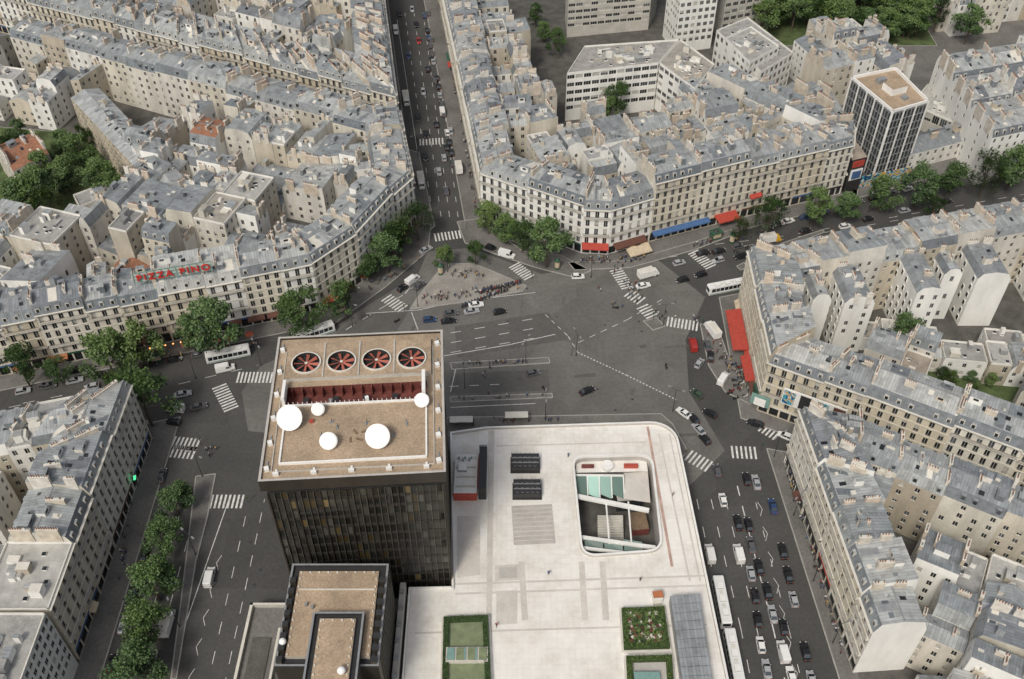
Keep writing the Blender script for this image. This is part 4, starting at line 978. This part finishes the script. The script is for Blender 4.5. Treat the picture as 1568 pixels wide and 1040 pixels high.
building('school_wing', P[1], P[2], P[3], P[0], 15, r, 'gable', REAR, REAR, sides=REAR, roofmat='zinc', dorm=False)
P = [G(u, v, 6) for u, v in ((122, 318), (214, 282), (205, 266), (112, 300))]
building('garden_pavilion', P[0], P[1], P[2], P[3], 6, r, 'flat', REAR, REAR, sides=REAR)
P = [G(u, v, 10) for u, v in ((20, 262), (75, 235), (45, 205), (-10, 225))]
building('tiled_house', P[0], P[1], P[2], P[3], 10, r, 'gable', REAR, REAR, sides=REAR, roofmat='tile_red', dorm=False)
mb = MB(); x, y = G(95, 120, 9); mb.cyl(x, y, 0, 9, 8.5, 8.5, 20, 'concrete', 'gravel_roof'); mb.cyl(x, y, 9, 10.2, 6, 6, 20, 'white_wall', 'zinc_steep'); mb.cyl(x, y, 10.2, 11.5, 5.8, .4, 20, 'slate')
for k in range(20): a = 2*pi*k/20; mb.box(x+8.55*cos(a+.15), y+8.55*sin(a+.15), 2, 8, .15, 1.4, a+.15, 'glass')
mb.obj('rotunda')

# ---------------------------------------------------------------- rooftop sign
x0, y0 = G(205, 432, 22.5); x1, y1 = G(325, 412, 22.5)
sg = bpy.data.objects.new('rooftop_sign', None); bpy.context.scene.collection.objects.link(sg); sg.location = (x0, y0, 21.6)
ang = math.atan2(y1-y0, x1-x0); sg.rotation_euler = (0, 0, ang); L = hypot(x1-x0, y1-y0)
mb = MB()
for k in range(12): mb.box(k*L/11, .5, -2, 3.4, .12, .12, 0, 'teal')
for z in (.0, 1.1, 2.2, 3.3): mb.box(L/2, .5, z, z+.12, L, .1, 0, 'teal')
mb.face([(0, .62, .1), (L, .62, .1), (L, .62, 3.4), (0, .62, 3.4)], 'sign_panel')
mb.obj('frame', parent=sg)
cu = bpy.data.curves.new('letters', 'FONT'); cu.body = 'PIZZA PINO'; cu.size = 2.9; cu.extrude = .12; cu.offset = .05; cu.space_character = 1.28
to = bpy.data.objects.new('letters', cu); bpy.context.scene.collection.objects.link(to); to.parent = sg; to.location = (.8, .2, .7); to.rotation_euler = (pi/2, 0, 0); cu.materials.append(M['sign_red'])

# ---------------------------------------------------------------- awnings
def awning(a, b, n, z, dep, mat, name='shop_awning'):
    mb = MB(); L = dist(a, b)
    o = (n[0]*dep, n[1]*dep)
    mb.face([(*a, z), (*b, z), (b[0]+o[0], b[1]+o[1], z-.8), (a[0]+o[0], a[1]+o[1], z-.8)], mat)
    mb.face([(a[0]+o[0], a[1]+o[1], z-.8), (b[0]+o[0], b[1]+o[1], z-.8), (b[0]+o[0], b[1]+o[1], z-1.15), (a[0]+o[0], a[1]+o[1], z-1.15)], mat)
    for p in (a, b): mb.face([(*p, z), (p[0]+o[0], p[1]+o[1], z-.8), (*p, z-.8)], mat)
    mb.obj(name)
ra = random.Random(4)
def awnings(P, prob, mats, dmax=2.2):
    for a, b in zip(P, P[1:]):
        L = dist(a, b); n = ((b[1]-a[1])/L, -(b[0]-a[0])/L); s_ = 1.0
        while s_ < L-5:
            w = ra.uniform(2.5, 6)
            if ra.random() < prob:
                p, q = lerp(a, b, s_/L), lerp(a, b, min(L-.5, s_+w)/L)
                p = (p[0]+n[0]*.12, p[1]+n[1]*.12); q = (q[0]+n[0]*.12, q[1]+n[1]*.12)
                awning(p, q, n, 3.7, ra.uniform(1.0, dmax), ra.choice(mats))
            s_ += w+ra.uniform(.6, 3)
am = ['red_awning', 'red_awning', 'brown_awning', 'brown_awning', 'green_awning', 'cream_awning', 'brown_awning', 'orange_awning']
dk = ['brown_awning', 'green_awning', 'brown_awning', 'cream_awning', 'red_awning']
awnings(A[0:7], .55, am); awnings(Fb[0:3], .25, dk, 1.4); awnings([(81, 153.5), (68.4, 156.5), (72.2, 100)], .3, dk, 1.3)
awnings(Cb[1:3], .2, dk, 1.4); awnings(Db[3:6], .4, am, 1.8)
n_ = (.37, -.93)
awning((21.4, 237.5), (29.5, 236.8), (-.05, -1), 4.6, 2.2, 'red_awning'); awning((31, 237.6), (41, 242), n_, 4.0, 2.2, 'brown_awning'); awning((35, 236.0), (42, 239), n_, 3.2, 3.0, 'cream_awning')
awning((43.5, 243.2), (62, 250.6), n_, 4.2, 1.6, 'blue_awning'); awning((64, 251.4), (71, 254.2), n_, 4.2, 3.4, 'red_awning'); awning((75, 255.6), (79, 257.2), n_, 9, 1.2, 'red_awning')
awning((65.2, 208), (64.9, 192), (-1, 0), 4.6, 4.2, 'red_awning'); awning((64.9, 190.5), (64.8, 181), (-1, 0), 4.0, 2.4, 'red_awning')
mb = MB()
a, b = (67, 171.8), (85.5, 161.9); L = dist(a, b); ang = math.atan2(b[1]-a[1], b[0]-a[0]); n = (-.47, -.88)
c = lerp(a, b, .5); mb.box(c[0]+n[0]*.9, c[1]+n[1]*.9, 7.5, 13, 16, .4, ang, 'white_paint')
for k in range(4): p = lerp(a, b, .2+k*.2); mb.box(p[0]+n[0]*1.15, p[1]+n[1]*1.15, 8, 12.6, 3.0, .2, ang, ['mural', 'dark_metal', 'mural', 'brown_awning'][k])
mb.obj('advertising_panel')
mb = MB(); mb.box(64.6, 172.8, 3, 6.5, 5, .4, -.5, 'teal'); mb.box(64.3, 172.2, 3.5, 6, 3, .3, -.5, 'white_paint'); mb.box(63.9, 176, 3, 6, .4, 4, 0, 'green_paint'); mb.obj('shop_sign')
mb = MB()
for k in range(9): x, y = lerp((-104, 196), (-88, 200.8), k/8); mb.sphere(x, y-3.6, 3.0, .22, 'lamp_warm', 8, 6)
mb.tube((-104, 192.4, 3.2), (-88, 197.2, 3.2), .04, .04, 4, 'iron'); mb.obj('cafe_lamps')
mb = MB(); x, y = -91.3, 147.5; mb.box(x, y, 4.6, 5.8, .2, .4, 0, 'lamp_green'); mb.box(x+.01, y, 5.0, 5.4, .2, 1.2, 0, 'lamp_green'); mb.box(x-.6, y, 5.1, 5.25, 1.1, .1, 0, 'iron'); mb.obj('pharmacy_cross')

# ---------------------------------------------------------------- vehicles
def loft(mb, st, mat, zb=.28, mid=.6):
    secs = []
    for x, w, zt in st: secs.append([(x, -w, zb), (x, -w*1.0, mid), (x, -w*.92, zt), (x, w*.92, zt), (x, w, mid), (x, w, zb)])
    for A_, B_ in zip(secs, secs[1:]):
        for i in range(5): mb.face([A_[i], B_[i], B_[i+1], A_[i+1]], mat)
    mb.face(secs[0], mat); mb.face(list(reversed(secs[-1])), mat)
    mb.face([(st[0][0], -st[0][1], zb), (st[-1][0], -st[-1][1], zb), (st[-1][0], st[-1][1], zb), (st[0][0], st[0][1], zb)], 'rubber')
def wheels(mb, xs, hw, r_=.32):
    for x in xs:
        for s_ in (-1, 1): mb.tube((x, s_*(hw-.2), r_), (x, s_*(hw+.02), r_), r_, r_, 12, 'rubber'); mb.tube((x, s_*(hw+.02), r_), (x, s_*(hw+.04), r_), r_*.55, r_*.5, 8, 'metal_grey')
def cabin(mb, b0, b1, hw, z0, t0, t1, tw_, z1):
    b = [(b0, -hw, z0), (b1, -hw, z0), (b1, hw, z0), (b0, hw, z0)]; t = [(t0, -tw_, z1), (t1, -tw_, z1), (t1, tw_, z1), (t0, tw_, z1)]
    mb.face(t, 'car_paint')
    for i in range(4): j = (i+1) % 4; mb.face([b[i], b[j], t[j], t[i]], 'car_glass')
    for i in range(4): mb.tube(b[i], t[i], .06, .05, 4, 'car_paint')
    for s_ in (-1, 1): m0 = (b0+b1)/2-.15; mb.tube((m0, s_*hw, z0), ((t0+t1)/2-.1, s_*tw_, z1), .05, .04, 4, 'car_paint'); mb.tube((t0, s_*tw_, z1), (t1, s_*tw_, z1), .05, .05, 4, 'car_paint')
def lights(mb, xf, xr, w, z):
    for s_ in (-1, 1):
        mb.box(xf, s_*w, z, z+.14, .12, .3, 0, 'white_paint'); mb.box(xr, s_*w, z+.1, z+.3, .1, .25, 0, 'red_paint')
        mb.box(xf-1.35, s_*(w+.33), z+.3, z+.42, .15, .2, 0, 'car_paint')
def m_hatch():
    mb = MB(); loft(mb, [(-1.95, .72, .78), (-1.85, .80, .9), (-1.2, .85, .94), (.6, .85, .95), (1.15, .84, .88), (1.75, .79, .74), (1.95, .66, .62)], 'car_paint')
    cabin(mb, -1.78, 1.0, .77, .92, -1.4, .2, .6, 1.45); wheels(mb, (-1.2, 1.2), .8); lights(mb, 1.85, -1.93, .58, .58); mb.box(1.97, 0, .3, .45, .06, .6, 0, 'white_paint'); return mb.mesh('hatchback_mesh')
def m_sedan():
    mb = MB(); loft(mb, [(-2.25, .74, .80), (-2.1, .84, .90), (-1.2, .87, .93), (.7, .87, .94), (1.3, .86, .88), (2.05, .80, .74), (2.25, .66, .62)], 'car_paint')
    cabin(mb, -1.65, 1.0, .78, .91, -1.05, .2, .61, 1.42); wheels(mb, (-1.4, 1.4), .83); lights(mb, 2.15, -2.22, .6, .58); return mb.mesh('sedan_mesh')
def m_van():
    mb = MB(); loft(mb, [(-2.6, .92, 2.05), (-2.5, .96, 2.15), (.7, .96, 2.15), (1.05, .95, 2.0), (1.65, .94, 1.25), (2.4, .88, 1.0), (2.6, .74, .75)], 'car_paint', .3, 1.0)
    mb.face([(1.13, -.78, 2.0), (1.70, -.82, 1.31), (1.70, .82, 1.31), (1.13, .78, 2.0)], 'car_glass')
    for s_ in (-1, 1): mb.face([(.2, s_*.965, 1.3), (1.4, s_*.965, 1.3), (1.05, s_*.93, 1.85), (.2, s_*.93, 1.85)], 'car_glass')
    mb.box(-.8, 0, 2.15, 2.2, 2.2, 1.5, 0, 'metal_grey', 'car_paint'); wheels(mb, (-1.7, 1.6), .92, .35); lights(mb, 2.5, -2.6, .68, .75); return mb.mesh('van_mesh')
def m_truck():
    mb = MB(); loft(mb, [(1.4, .95, 2.2), (1.6, 1.0, 2.3), (2.6, 1.0, 2.2), (3.1, .96, 1.4), (3.3, .9, 1.1)], 'car_paint', .4, 1.0)
    mb.face([(2.68, -.84, 2.14), (3.12, -.86, 1.43), (3.12, .86, 1.43), (2.68, .84, 2.14)], 'car_glass')
    mb.box(-1.1, 0, .8, 3.1, 4.8, 2.2, 0, 'white_paint'); mb.box(-1.1, 0, .45, .8, 4.6, 1.2, 0, 'rubber'); mb.box(-1.1, 0, 3.1, 3.14, 4.5, 1.9, 0, 'stone_trim'); wheels(mb, (-2.2, 2.4), 1.0, .42); lights(mb, 3.25, -3.5, .75, .8); return mb.mesh('truck_mesh')
def m_bus():
    mb = MB(); loft(mb, [(-6, 1.15, 2.85), (-5.8, 1.25, 3.0), (5.6, 1.25, 3.0), (5.9, 1.2, 2.9), (6.0, 1.1, 2.6)], 'car_paint', .35, 1.2)
    for s_ in (-1, 1):
        for k in range(8): x = -5.4+k*1.35; mb.face([(x, s_*1.262, 1.35), (x+1.2, s_*1.262, 1.35), (x+1.2, s_*1.20, 2.55), (x, s_*1.20, 2.55)], 'car_glass')
    mb.face([(6.02, -1.0, 1.2), (6.02, 1.0, 1.2), (6.0, 1.0, 2.5), (6.0, -1.0, 2.5)], 'car_glass'); mb.face([(-6.01, -.9, 1.6), (-6.01, .9, 1.6), (-6.01, .9, 2.6), (-6.01, -.9, 2.6)], 'car_glass')
    for x in (-3.4, 0, 3.2): mb.box(x, 0, 3.0, 3.22, 1.6, 1.3, 0, 'metal_grey', 'white_paint')
    for x in (-1.7, 1.7): mb.box(x, 0, 3.0, 3.06, .8, .8, 0, 'metal_grey', 'stone_trim')
    mb.box(0, 0, .5, .8, 11.6, 2.53, 0, 'teal'); wheels(mb, (-3.6, 3.6), 1.2, .48); lights(mb, 5.95, -6, .95, .8); return mb.mesh('bus_mesh')
def m_scooter():
    mb = MB()
    for x in (-.65, .65): mb.tube((x, -.06, .25), (x, .06, .25), .25, .25, 10, 'rubber')
    mb.box(-.4, 0, .3, .72, .8, .32, 0, 'car_paint', 'rubber'); mb.box(.1, 0, .25, .35, .6, .3, 0, 'car_paint'); mb.box(.5, 0, .3, 1.0, .12, .4, 0, 'car_paint'); mb.tube((.62, 0, .3), (.45, 0, 1.05), .05, .04, 5, 'metal_grey'); mb.tube((.45, -.33, 1.05), (.45, .33, 1.05), .03, .03, 5, 'rubber'); mb.box(-.85, 0, .75, 1.05, .35, .4, 0, 'dark_metal')
    return mb.mesh('scooter_mesh')
VM = dict(car=[m_hatch(), m_sedan()], van=[m_van()], truck=[m_truck()], bus=[m_bus()], scooter=[m_scooter()])
COL = dict(w=(.74, .74, .72), k=(.018, .018, .02), g=(.10, .10, .105), s=(.36, .37, .38), r=(.33, .03, .025), b=(.03, .06, .14), y=(.65, .38, .03), n=(.05, .08, .05), c=(.45, .40, .30))
rv = random.Random(9)
VN = dict(car=['hatchback_car', 'sedan_car'], van=['van'], truck=['box_truck'], bus=['city_bus'], scooter=['motor_scooter'])
def veh(kind, u, v, col, hd, z=.0, world=None):
    x, y = world if world else G(u, v, .7)
    i = rv.randrange(len(VM[kind]))
    put(VM[kind][i], VN[kind][i], (x, y, z+.02), radians(hd), color=COL[col])
RN = -80.5
for u, v, c, k in ((637, 37, 'k', 'car'), (641, 62, 'r', 'car'), (655, 105, 'k', 'car'), (665, 122, 'g', 'car'), (651, 240, 'k', 'car'), (680, 241, 's', 'car'), (672, 262, 's', 'car'), (683, 292, 'g', 'car'), (631, 14, 's', 'car'), (606, 47, 'w', 'van'), (622, 154, 'w', 'truck'), (645, 280, 'w', 'truck'), (677, 170, 'w', 'van'), (690, 200, 's', 'car'), (702, 258, 'w', 'truck'), (661, 90, 'k', 'car'), (660, 60, 'g', 'car'), (648, 140, 's', 'car'), (668, 190, 'k', 'car'), (684, 225, 'k', 'car'), (625, 85, 'b', 'car'), (640, 180, 'k', 'car'), (612, 20, 'k', 'car'), (655, 20, 'g', 'car'), (652, 205, 'k', 'car')):
    veh(k, u, v, c, RN if u < 655 else RN+180)
for k in range(18):
    if k % 6 != 4: veh('car', 0, 0, rv.choice('kgkgsbw'), RN+180, world=(-13.6-1.9-(k*6.2+30)*.155, 285+k*6.2))
    if k % 5 != 2: veh('car', 0, 0, rv.choice('kgkgsb'), RN, world=(-31.3-(k*6.2+10)*.167, 262+k*6.2))
for u, v, c, k, hd in ((985, 437, 'w', 'car', 20), (993, 421, 'w', 'truck', 20), (1045, 428, 'k', 'car', 200), (1073, 420, 'k', 'car', 200), (1100, 398, 's', 'car', 200), (1077, 387, 'k', 'car', 20), (1101, 384, 'k', 'car', 20), (1130, 377, 'g', 'car', 20), (1180, 368, 'y', 'truck', 15), (1294, 346, 'w', 'car', 18), (1257, 366, 'w', 'car', 18), (1234, 353, 'k', 'car', 18), (1135, 392, 'k', 'car', 200), (1112, 442, 'w', 'bus', 198), (1160, 378, 'g', 'car', 18), (1330, 335, 'k', 'car', 16), (1385, 322, 's', 'car', 16), (1450, 308, 'k', 'car', 16),
    (1061, 528, 'r', 'van', 95), (1090, 507, 'w', 'truck', 110), (1108, 580, 'w', 'van', 60), (1083, 528, 'g', 'car', 100), (1071, 556, 's', 'car', 60), (1067, 603, 'n', 'car', 130), (1087, 633, 'k', 'car', 140), (1062, 641, 'k', 'car', 120), (1070, 657, 's', 'car', 120), (1079, 672, 'k', 'car', 120), (1047, 632, 'w', 'car', 130), (1157, 648, 'k', 'car', 160), (1202, 667, 'w', 'car', 150), (1088, 545, 'k', 'car', 80),
    (1098, 720, 'g', 'car', 93), (1107, 765, 'w', 'car', 93), (1131, 848, 'w', 'van', 92), (1146, 803, 'k', 'car', 92), (1150, 834, 'g', 'car', 92), (1162, 868, 'k', 'car', 92), (1150, 878, 's', 'car', 92), (1156, 912, 'k', 'car', 92), (1160, 948, 'k', 'car', 92), (1165, 987, 'w', 'car', 92), (1199, 998, 'w', 'van', 92), (1183, 940, 's', 'car', 92), (1175, 905, 'k', 'car', 92), (1174, 1024, 's', 'car', 92), (1212, 1035, 'w', 'car', 92), (1143, 733, 'k', 'car', 92), (1158, 738, 's', 'car', 92), (1087, 848, 'w', 'van', 92), (1130, 800, 'k', 'car', 92), (1200, 960, 'k', 'car', 92),
    (321, 884, 'w', 'van', 90), (257, 955, 'w', 'truck', 92), (248, 728, 'g', 'car', 90), (268, 626, 'w', 'van', 170), (265, 646, 'k', 'car', 170), (280, 603, 's', 'car', 18), (304, 622, 'g', 'car', 20), (345, 564, 'w', 'van', 15), (350, 545, 'w', 'bus', 16), (118, 566, 'k', 'car', 18), (70, 590, 'g', 'car', 18), (140, 592, 's', 'car', 198),
    (632, 429, 'w', 'van', 50), (617, 440, 'k', 'car', 50), (652, 382, 's', 'car', 40), (642, 437, 'g', 'car', 50), (658, 489, 'b', 'car', 10), (687, 491, 'k', 'car', 10), (690, 479, 'g', 'car', 12), (722, 476, 's', 'car', 12), (765, 477, 'k', 'car', 12), (729, 466, 'w', 'car', 12), (899, 598, 'k', 'car', 28), (816, 571, 'g', 'car', 15), (776, 390, 'w', 'van', -25), (885, 423, 'w', 'car', 5), (752, 379, 'k', 'car', -25), (481, 512, 'w', 'bus', 28), (1040, 402, 's', 'car', 20)):
    veh(k, u, v, c, hd+rv.uniform(-3, 3))
for p in ((46.6, 116), (47.2, 103)): veh('bus', 0, 0, 'w', 91.5, world=p)
for k in range(9):
    if k % 4 != 3: veh('car', 0, 0, rv.choice('kgsb'), 92, world=(63.0, 92+k*6.3))
for k in range(8): veh('car', 0, 0, rv.choice('kgsbkw'), 90, world=(-85.2, 66+k*9))
for k in range(13):   # kerbside parking along the boulevard
    if k % 5 != 4: veh('car', 0, 0, rv.choice('kgsbkgw'), 21.5, world=(82+k*6.2, 250.5+k*2.48))
    if k % 6 != 3: veh('car', 0, 0, rv.choice('kgsbkgw'), 196+rv.uniform(-1, 1), world=(93+k*6.4, 227.5+k*1.75))
    if k % 5 != 2: veh('car', 0, 0, rv.choice('kgsbkgw'), 17.4, world=(-150+k*6.3, 174+k*1.96))
for k in range(16):
    x, y = G(708+k*4.6, 470-k*1.7); veh('scooter', 0, 0, rv.choice('krgwb'), 75+rv.uniform(-12, 12), world=(x, y), z=.0)
for k in range(18):
    x, y = G(735+k*3.6, 449-k*.9); veh('scooter', 0, 0, rv.choice('krgwb'), 80+rv.uniform(-12, 12), world=(x, y), z=.14)
for k in range(14):
    x, y = G(1130+rv.uniform(-14, 16), 560+k*4); veh('scooter', 0, 0, rv.choice('krgwb'), 20, world=(x, y), z=.13)
for u, v in ((833, 594), (942, 470), (608, 490), (1020, 560)): veh('scooter', u, v, 'k', rv.uniform(0, 180))

# ---------------------------------------------------------------- people
def person_mesh(stride, arm, seed):
    V = [(0, 0, .95), (0, 0, 1.16), (0, .01, 1.38), (0, 0, 1.49), (0, .015, 1.58), (0, .01, 1.70),
         (.09, 0, .90), (.10, stride, .50), (.10, stride*.6-.06 if stride > 0 else stride*1.9, .09), (.10, (stride*.6 if stride > 0 else stride*1.9)+.13, .04),
         (-.09, 0, .90), (-.10, -stride*.4, .50), (-.10, -stride*1.6, .09), (-.10, -stride*1.6+.15, .04),
         (.17, 0, 1.41), (.235, -arm*.5, 1.14), (.23, arm*.3+.06, .90), (.22, arm*.3+.1, .80),
         (-.17, 0, 1.41), (-.235, arm*.5, 1.14), (-.23, arm*1.0+.06, .92), (-.22, arm*1.1+.1, .83)]
    E = [(0, 1), (1, 2), (2, 3), (3, 4), (4, 5), (0, 6), (6, 7), (7, 8), (8, 9), (0, 10), (10, 11), (11, 12), (12, 13), (2, 14), (14, 15), (15, 16), (16, 17), (2, 18), (18, 19), (19, 20), (20, 21)]
    Rr = [.13, .125, .15, .055, .095, .075, .095, .065, .045, .035, .095, .065, .045, .035, .065, .048, .036, .035, .065, .048, .036, .035]
    me = bpy.data.meshes.new('p'); me.from_pydata(V, E, [])
    o = bpy.data.objects.new('p', me); bpy.context.scene.collection.objects.link(o)
    md = o.modifiers.new('Skin', 'SKIN')
    for i, d in enumerate(me.skin_vertices[0].data):
        d.radius = (Rr[i]*(1.25 if i in (0, 1, 2) else 1), Rr[i]); d.use_root = (i == 0)
    sb = o.modifiers.new('Sub', 'SUBSURF'); sb.levels = 1
    dg = bpy.context.evaluated_depsgraph_get()
    m2 = bpy.data.meshes.new_from_object(o.evaluated_get(dg)); bpy.data.objects.remove(o)
    m2.materials.clear()
    for k in ('cloth', 'trousers', 'skin', 'hair', 'rubber'): m2.materials.append(M[k])
    for p in m2.polygons:
        x, y, z = p.center; p.use_smooth = True
        p.material_index = 3 if (z > 1.66 or (z > 1.54 and y < -.01)) else (2 if z > 1.47 or (z < .9 and abs(x) > .18) else (4 if z < .09 else (1 if z < .97 and abs(x) < .19 else 0)))
    m2.name = 'pedestrian_mesh'
    return m2
PM = [person_mesh(.14, .12, 1), person_mesh(-.12, -.1, 2), person_mesh(.03, .03, 3)]
PC = [(.03, .03, .035), (.5, .5, .48), (.25, .04, .03), (.06, .09, .2), (.12, .12, .12), (.35, .28, .2), (.6, .6, .6), (.08, .06, .05), (.45, .3, .08), (.1, .2, .3), (.03, .03, .03), (.05, .05, .06)]
rp = random.Random(31)
def person(x, y, z=.13): put(rp.choice(PM), 'pedestrian', (x, y, z), rp.random()*6.28, color=rp.choice(PC), scale=(1.05,)*3 if rp.random() < .6 else (.97,)*3)
def crowd(u0, v0, u1, v1, n, z=.13, jit=5):
    for k in range(int(n*1.35)):
        t = rp.random(); u = u0+(u1-u0)*t+rp.uniform(-jit, jit); v = v0+(v1-v0)*t+rp.uniform(-jit, jit)
        x, y = G(u, v, z); person(x, y, z)
crowd(650, 460, 790, 440, 40, .14, 6); crowd(685, 415, 745, 428, 18, .14, 7); crowd(880, 402, 985, 398, 28, .13, 4); crowd(945, 415, 985, 462, 18, 0, 9); crowd(1000, 485, 1070, 495, 10, 0, 6)
crowd(1090, 520, 1140, 600, 30, .13, 8); crowd(1060, 380, 1110, 362, 12, .13, 3); crowd(1195, 690, 1288, 1000, 40, .13, 3); crowd(315, 690, 330, 696, 5, 0, 6); crowd(700, 645, 860, 645, 14, .13, 3); crowd(700, 560, 830, 554, 18, .14, 2)
crowd(700, 612, 840, 606, 8, .14, 1.5); crowd(715, 235, 728, 320, 14, .13, 2); crowd(690, 100, 712, 220, 12, .13, 2); crowd(640, 330, 646, 350, 4, .13, 3); crowd(480, 480, 600, 420, 12, .13, 5); crowd(212, 720, 180, 900, 14, .13, 4); crowd(400, 530, 250, 550, 12, .13, 3); crowd(1100, 395, 1160, 375, 5, 0, 3); crowd(560, 450, 640, 400, 6, .13, 4)
crowd(760, 360, 860, 388, 14, .13, 4); crowd(740, 600, 740, 540, 3, 0, 10); crowd(900, 440, 960, 470, 4, 0, 8); crowd(1120, 372, 1280, 322, 14, .13, 3)
for u, v in ((870, 700), (840, 880), (980, 890), (1030, 760), (760, 960)): person(*T(u, v), TZ+.02)

# ---------------------------------------------------------------- street furniture
def lamp_mesh():
    mb = MB(); mb.cyl(0, 0, 0, .8, .16, .12, 8, 'dark_metal'); mb.tube((0, 0, .8), (0, 0, 8.5), .09, .06, 8, 'dark_metal')
    for s_ in (-1, 1): mb.tube((0, 0, 8.3), (s_*1.6, 0, 8.9), .05, .04, 6, 'dark_metal'); mb.box(s_*1.9, 0, 8.8, 8.98, .9, .34, 0, 'metal_grey')
    return mb.mesh('street_lamp_mesh')
LM = lamp_mesh()
for u, v in ((805, 555), (882, 545), (712, 595), (640, 470), (835, 640), (1030, 630), (1015, 500), (905, 425), (1160, 395), (1240, 345), (1330, 325), (745, 325), (622, 330), (400, 560), (300, 580), (310, 730), (300, 850), (275, 960), (1185, 700), (1215, 790), (1245, 890), (1275, 985), (540, 500), (720, 250), (700, 130), (640, 240)): put(LM, 'street_lamp', (*G(u, v), 0), rv.random()*3)
mb = MB(); mb.tube((0, 0, 0), (0, 0, 3.0), .06, .05, 6, 'dark_metal'); mb.box(.16, 0, 2.2, 3.1, .28, .3, 0, 'green_paint'); mb.box(.31, 0, 2.85, 3.0, .03, .16, 0, 'red_paint'); mb.box(.31, 0, 2.55, 2.7, .03, .16, 0, 'yellow_paint'); tl = mb.mesh('traffic_light_mesh')
for u, v in ((640, 222), (715, 352), (620, 478), (815, 428), (940, 418), (1000, 490), (1075, 500), (1048, 700), (1165, 690), (380, 770), (308, 682), (660, 366)): put(tl, 'traffic_light', (*G(u, v), 0), rv.random()*6)
mb = MB()
mb.box(0, 0, 2.35, 2.5, 6.0, 2.1, 0, 'stone_trim'); mb.box(0, .8, .3, 2.3, 6, .06, 0, 'glass_green'); mb.box(0, .4, .42, .5, 4, .4, 0, 'metal_grey')
for x in (-2.9, 0, 2.9): mb.box(x, .8, 0, 2.35, .12, .12, 0, 'dark_metal')
mb.box(3.1, .1, .2, 2.2, .12, 1.3, 0, 'dark_metal'); bs = mb.mesh('bus_shelter_mesh')
for u, v in ((707, 652), (791, 645)): put(bs, 'bus_shelter', (*G(u, v), .13), .02)
mb = MB(); mb.cyl(0, 0, 0, 3.2, .75, .75, 12, 'green_paint'); mb.cyl(0, 0, 3.2, 3.4, 1.0, 1.0, 12, 'green_paint'); mb.cyl(0, 0, 3.4, 4.4, .8, .1, 12, 'green_paint'); mb.cyl(0, 0, .8, 2.9, .77, .77, 12, 'cream_awning'); ac = mb.mesh('advertising_column_mesh')
for u, v in ((853, 412), (675, 420), (1120, 372)): put(ac, 'advertising_column', (*G(u, v), .13))
mb = MB(); mb.box(0, 0, 0, 2.5, 3.2, 2.0, 0, 'green_paint'); mb.box(0, 0, 2.5, 2.7, 3.8, 2.6, 0, 'green_paint'); mb.cyl(0, 0, 2.7, 3.5, .9, .2, 8, 'dark_metal'); mb.box(0, -1.03, .8, 2.2, 2.8, .08, 0, 'cream_awning'); nk = mb.mesh('newspaper_kiosk_mesh')
for u, v, a in ((1095, 365, .4), (240, 552, .3), (520, 478, .6)): put(nk, 'newspaper_kiosk', (*G(u, v), .13), a)
mb = MB(); mb.tube((0, 0, 0), (0, 0, 2.5), .04, .03, 5, 'metal_grey')
for i in range(8):
    a0, a1 = 2*pi*i/8, 2*pi*(i+1)/8; mb.face([(1.3*cos(a0), 1.3*sin(a0), 2.3), (1.3*cos(a1), 1.3*sin(a1), 2.3), (0, 0, 2.8)], 'cloth')
mb.cyl(.9, .3, .7, .74, .35, .35, 8, 'stone_trim'); mb.cyl(.9, .3, 0, .7, .04, .04, 5, 'metal_grey'); um = mb.mesh('cafe_parasol_mesh')
for k in range(16):
    u, v, c = rp.choice([((500, 600), (470, 400), (.4, .08, .05)), ((240, 400), (545, 520), (.4, .10, .05)), ((960, 1000), (388, 380), (.5, .38, .25)), ((30, 120), (572, 560), (.3, .1, .06))])
    t = rp.random(); put(um, 'cafe_parasol', (*G(u[0]+(u[1]-u[0])*t, v[0]+(v[1]-v[0])*t+rp.uniform(-4, 2)), .13), rp.random(), color=c)

# ---------------------------------------------------------------- light, world, camera
sc = bpy.context.scene
w = bpy.data.worlds.new('World'); sc.world = w; w.use_nodes = True
nt = w.node_tree; bg = nt.nodes['Background']
sky = nt.nodes.new('ShaderNodeTexSky'); sky.sky_type = 'NISHITA'; sky.sun_disc = False
EL, AZ = 50, 205
sky.sun_elevation = radians(EL); sky.sun_rotation = radians(AZ); sky.air_density = 1.0; sky.dust_density = 5.0; sky.ozone_density = .6; sky.altitude = 50
hs = nt.nodes.new('ShaderNodeHueSaturation'); hs.inputs['Saturation'].default_value = .5
nt.links.new(sky.outputs[0], hs.inputs['Color']); nt.links.new(hs.outputs[0], bg.inputs[0]); bg.inputs[1].default_value = .112
sl = bpy.data.lights.new('sun', 'SUN'); sl.energy = 1.75; sl.angle = radians(12); sl.color = (1, .95, .84)
so = bpy.data.objects.new('sun', sl); sc.collection.objects.link(so)
az = radians(AZ); d = Vector((sin(az)*cos(radians(EL)), cos(az)*cos(radians(EL)), sin(radians(EL))))
so.rotation_euler = d.to_track_quat('Z', 'Y').to_euler(); so.location = (0, 0, 300)
cam = bpy.data.cameras.new('camera'); co = bpy.data.objects.new('camera', cam); sc.collection.objects.link(co)
co.location = (0, 0, CAMH); co.rotation_euler = (radians(45), 0, 0); cam.sensor_width = 36; cam.lens = FPX/1568*36; cam.clip_end = 6000; cam.clip_start = .5
sc.camera = co
sc.view_settings.view_transform = 'Standard'; sc.view_settings.look = 'None'; sc.view_settings.exposure = 0
print('OBJECTS', len(bpy.data.objects), 'FACES', sum(len(m_.polygons) for m_ in bpy.data.meshes))
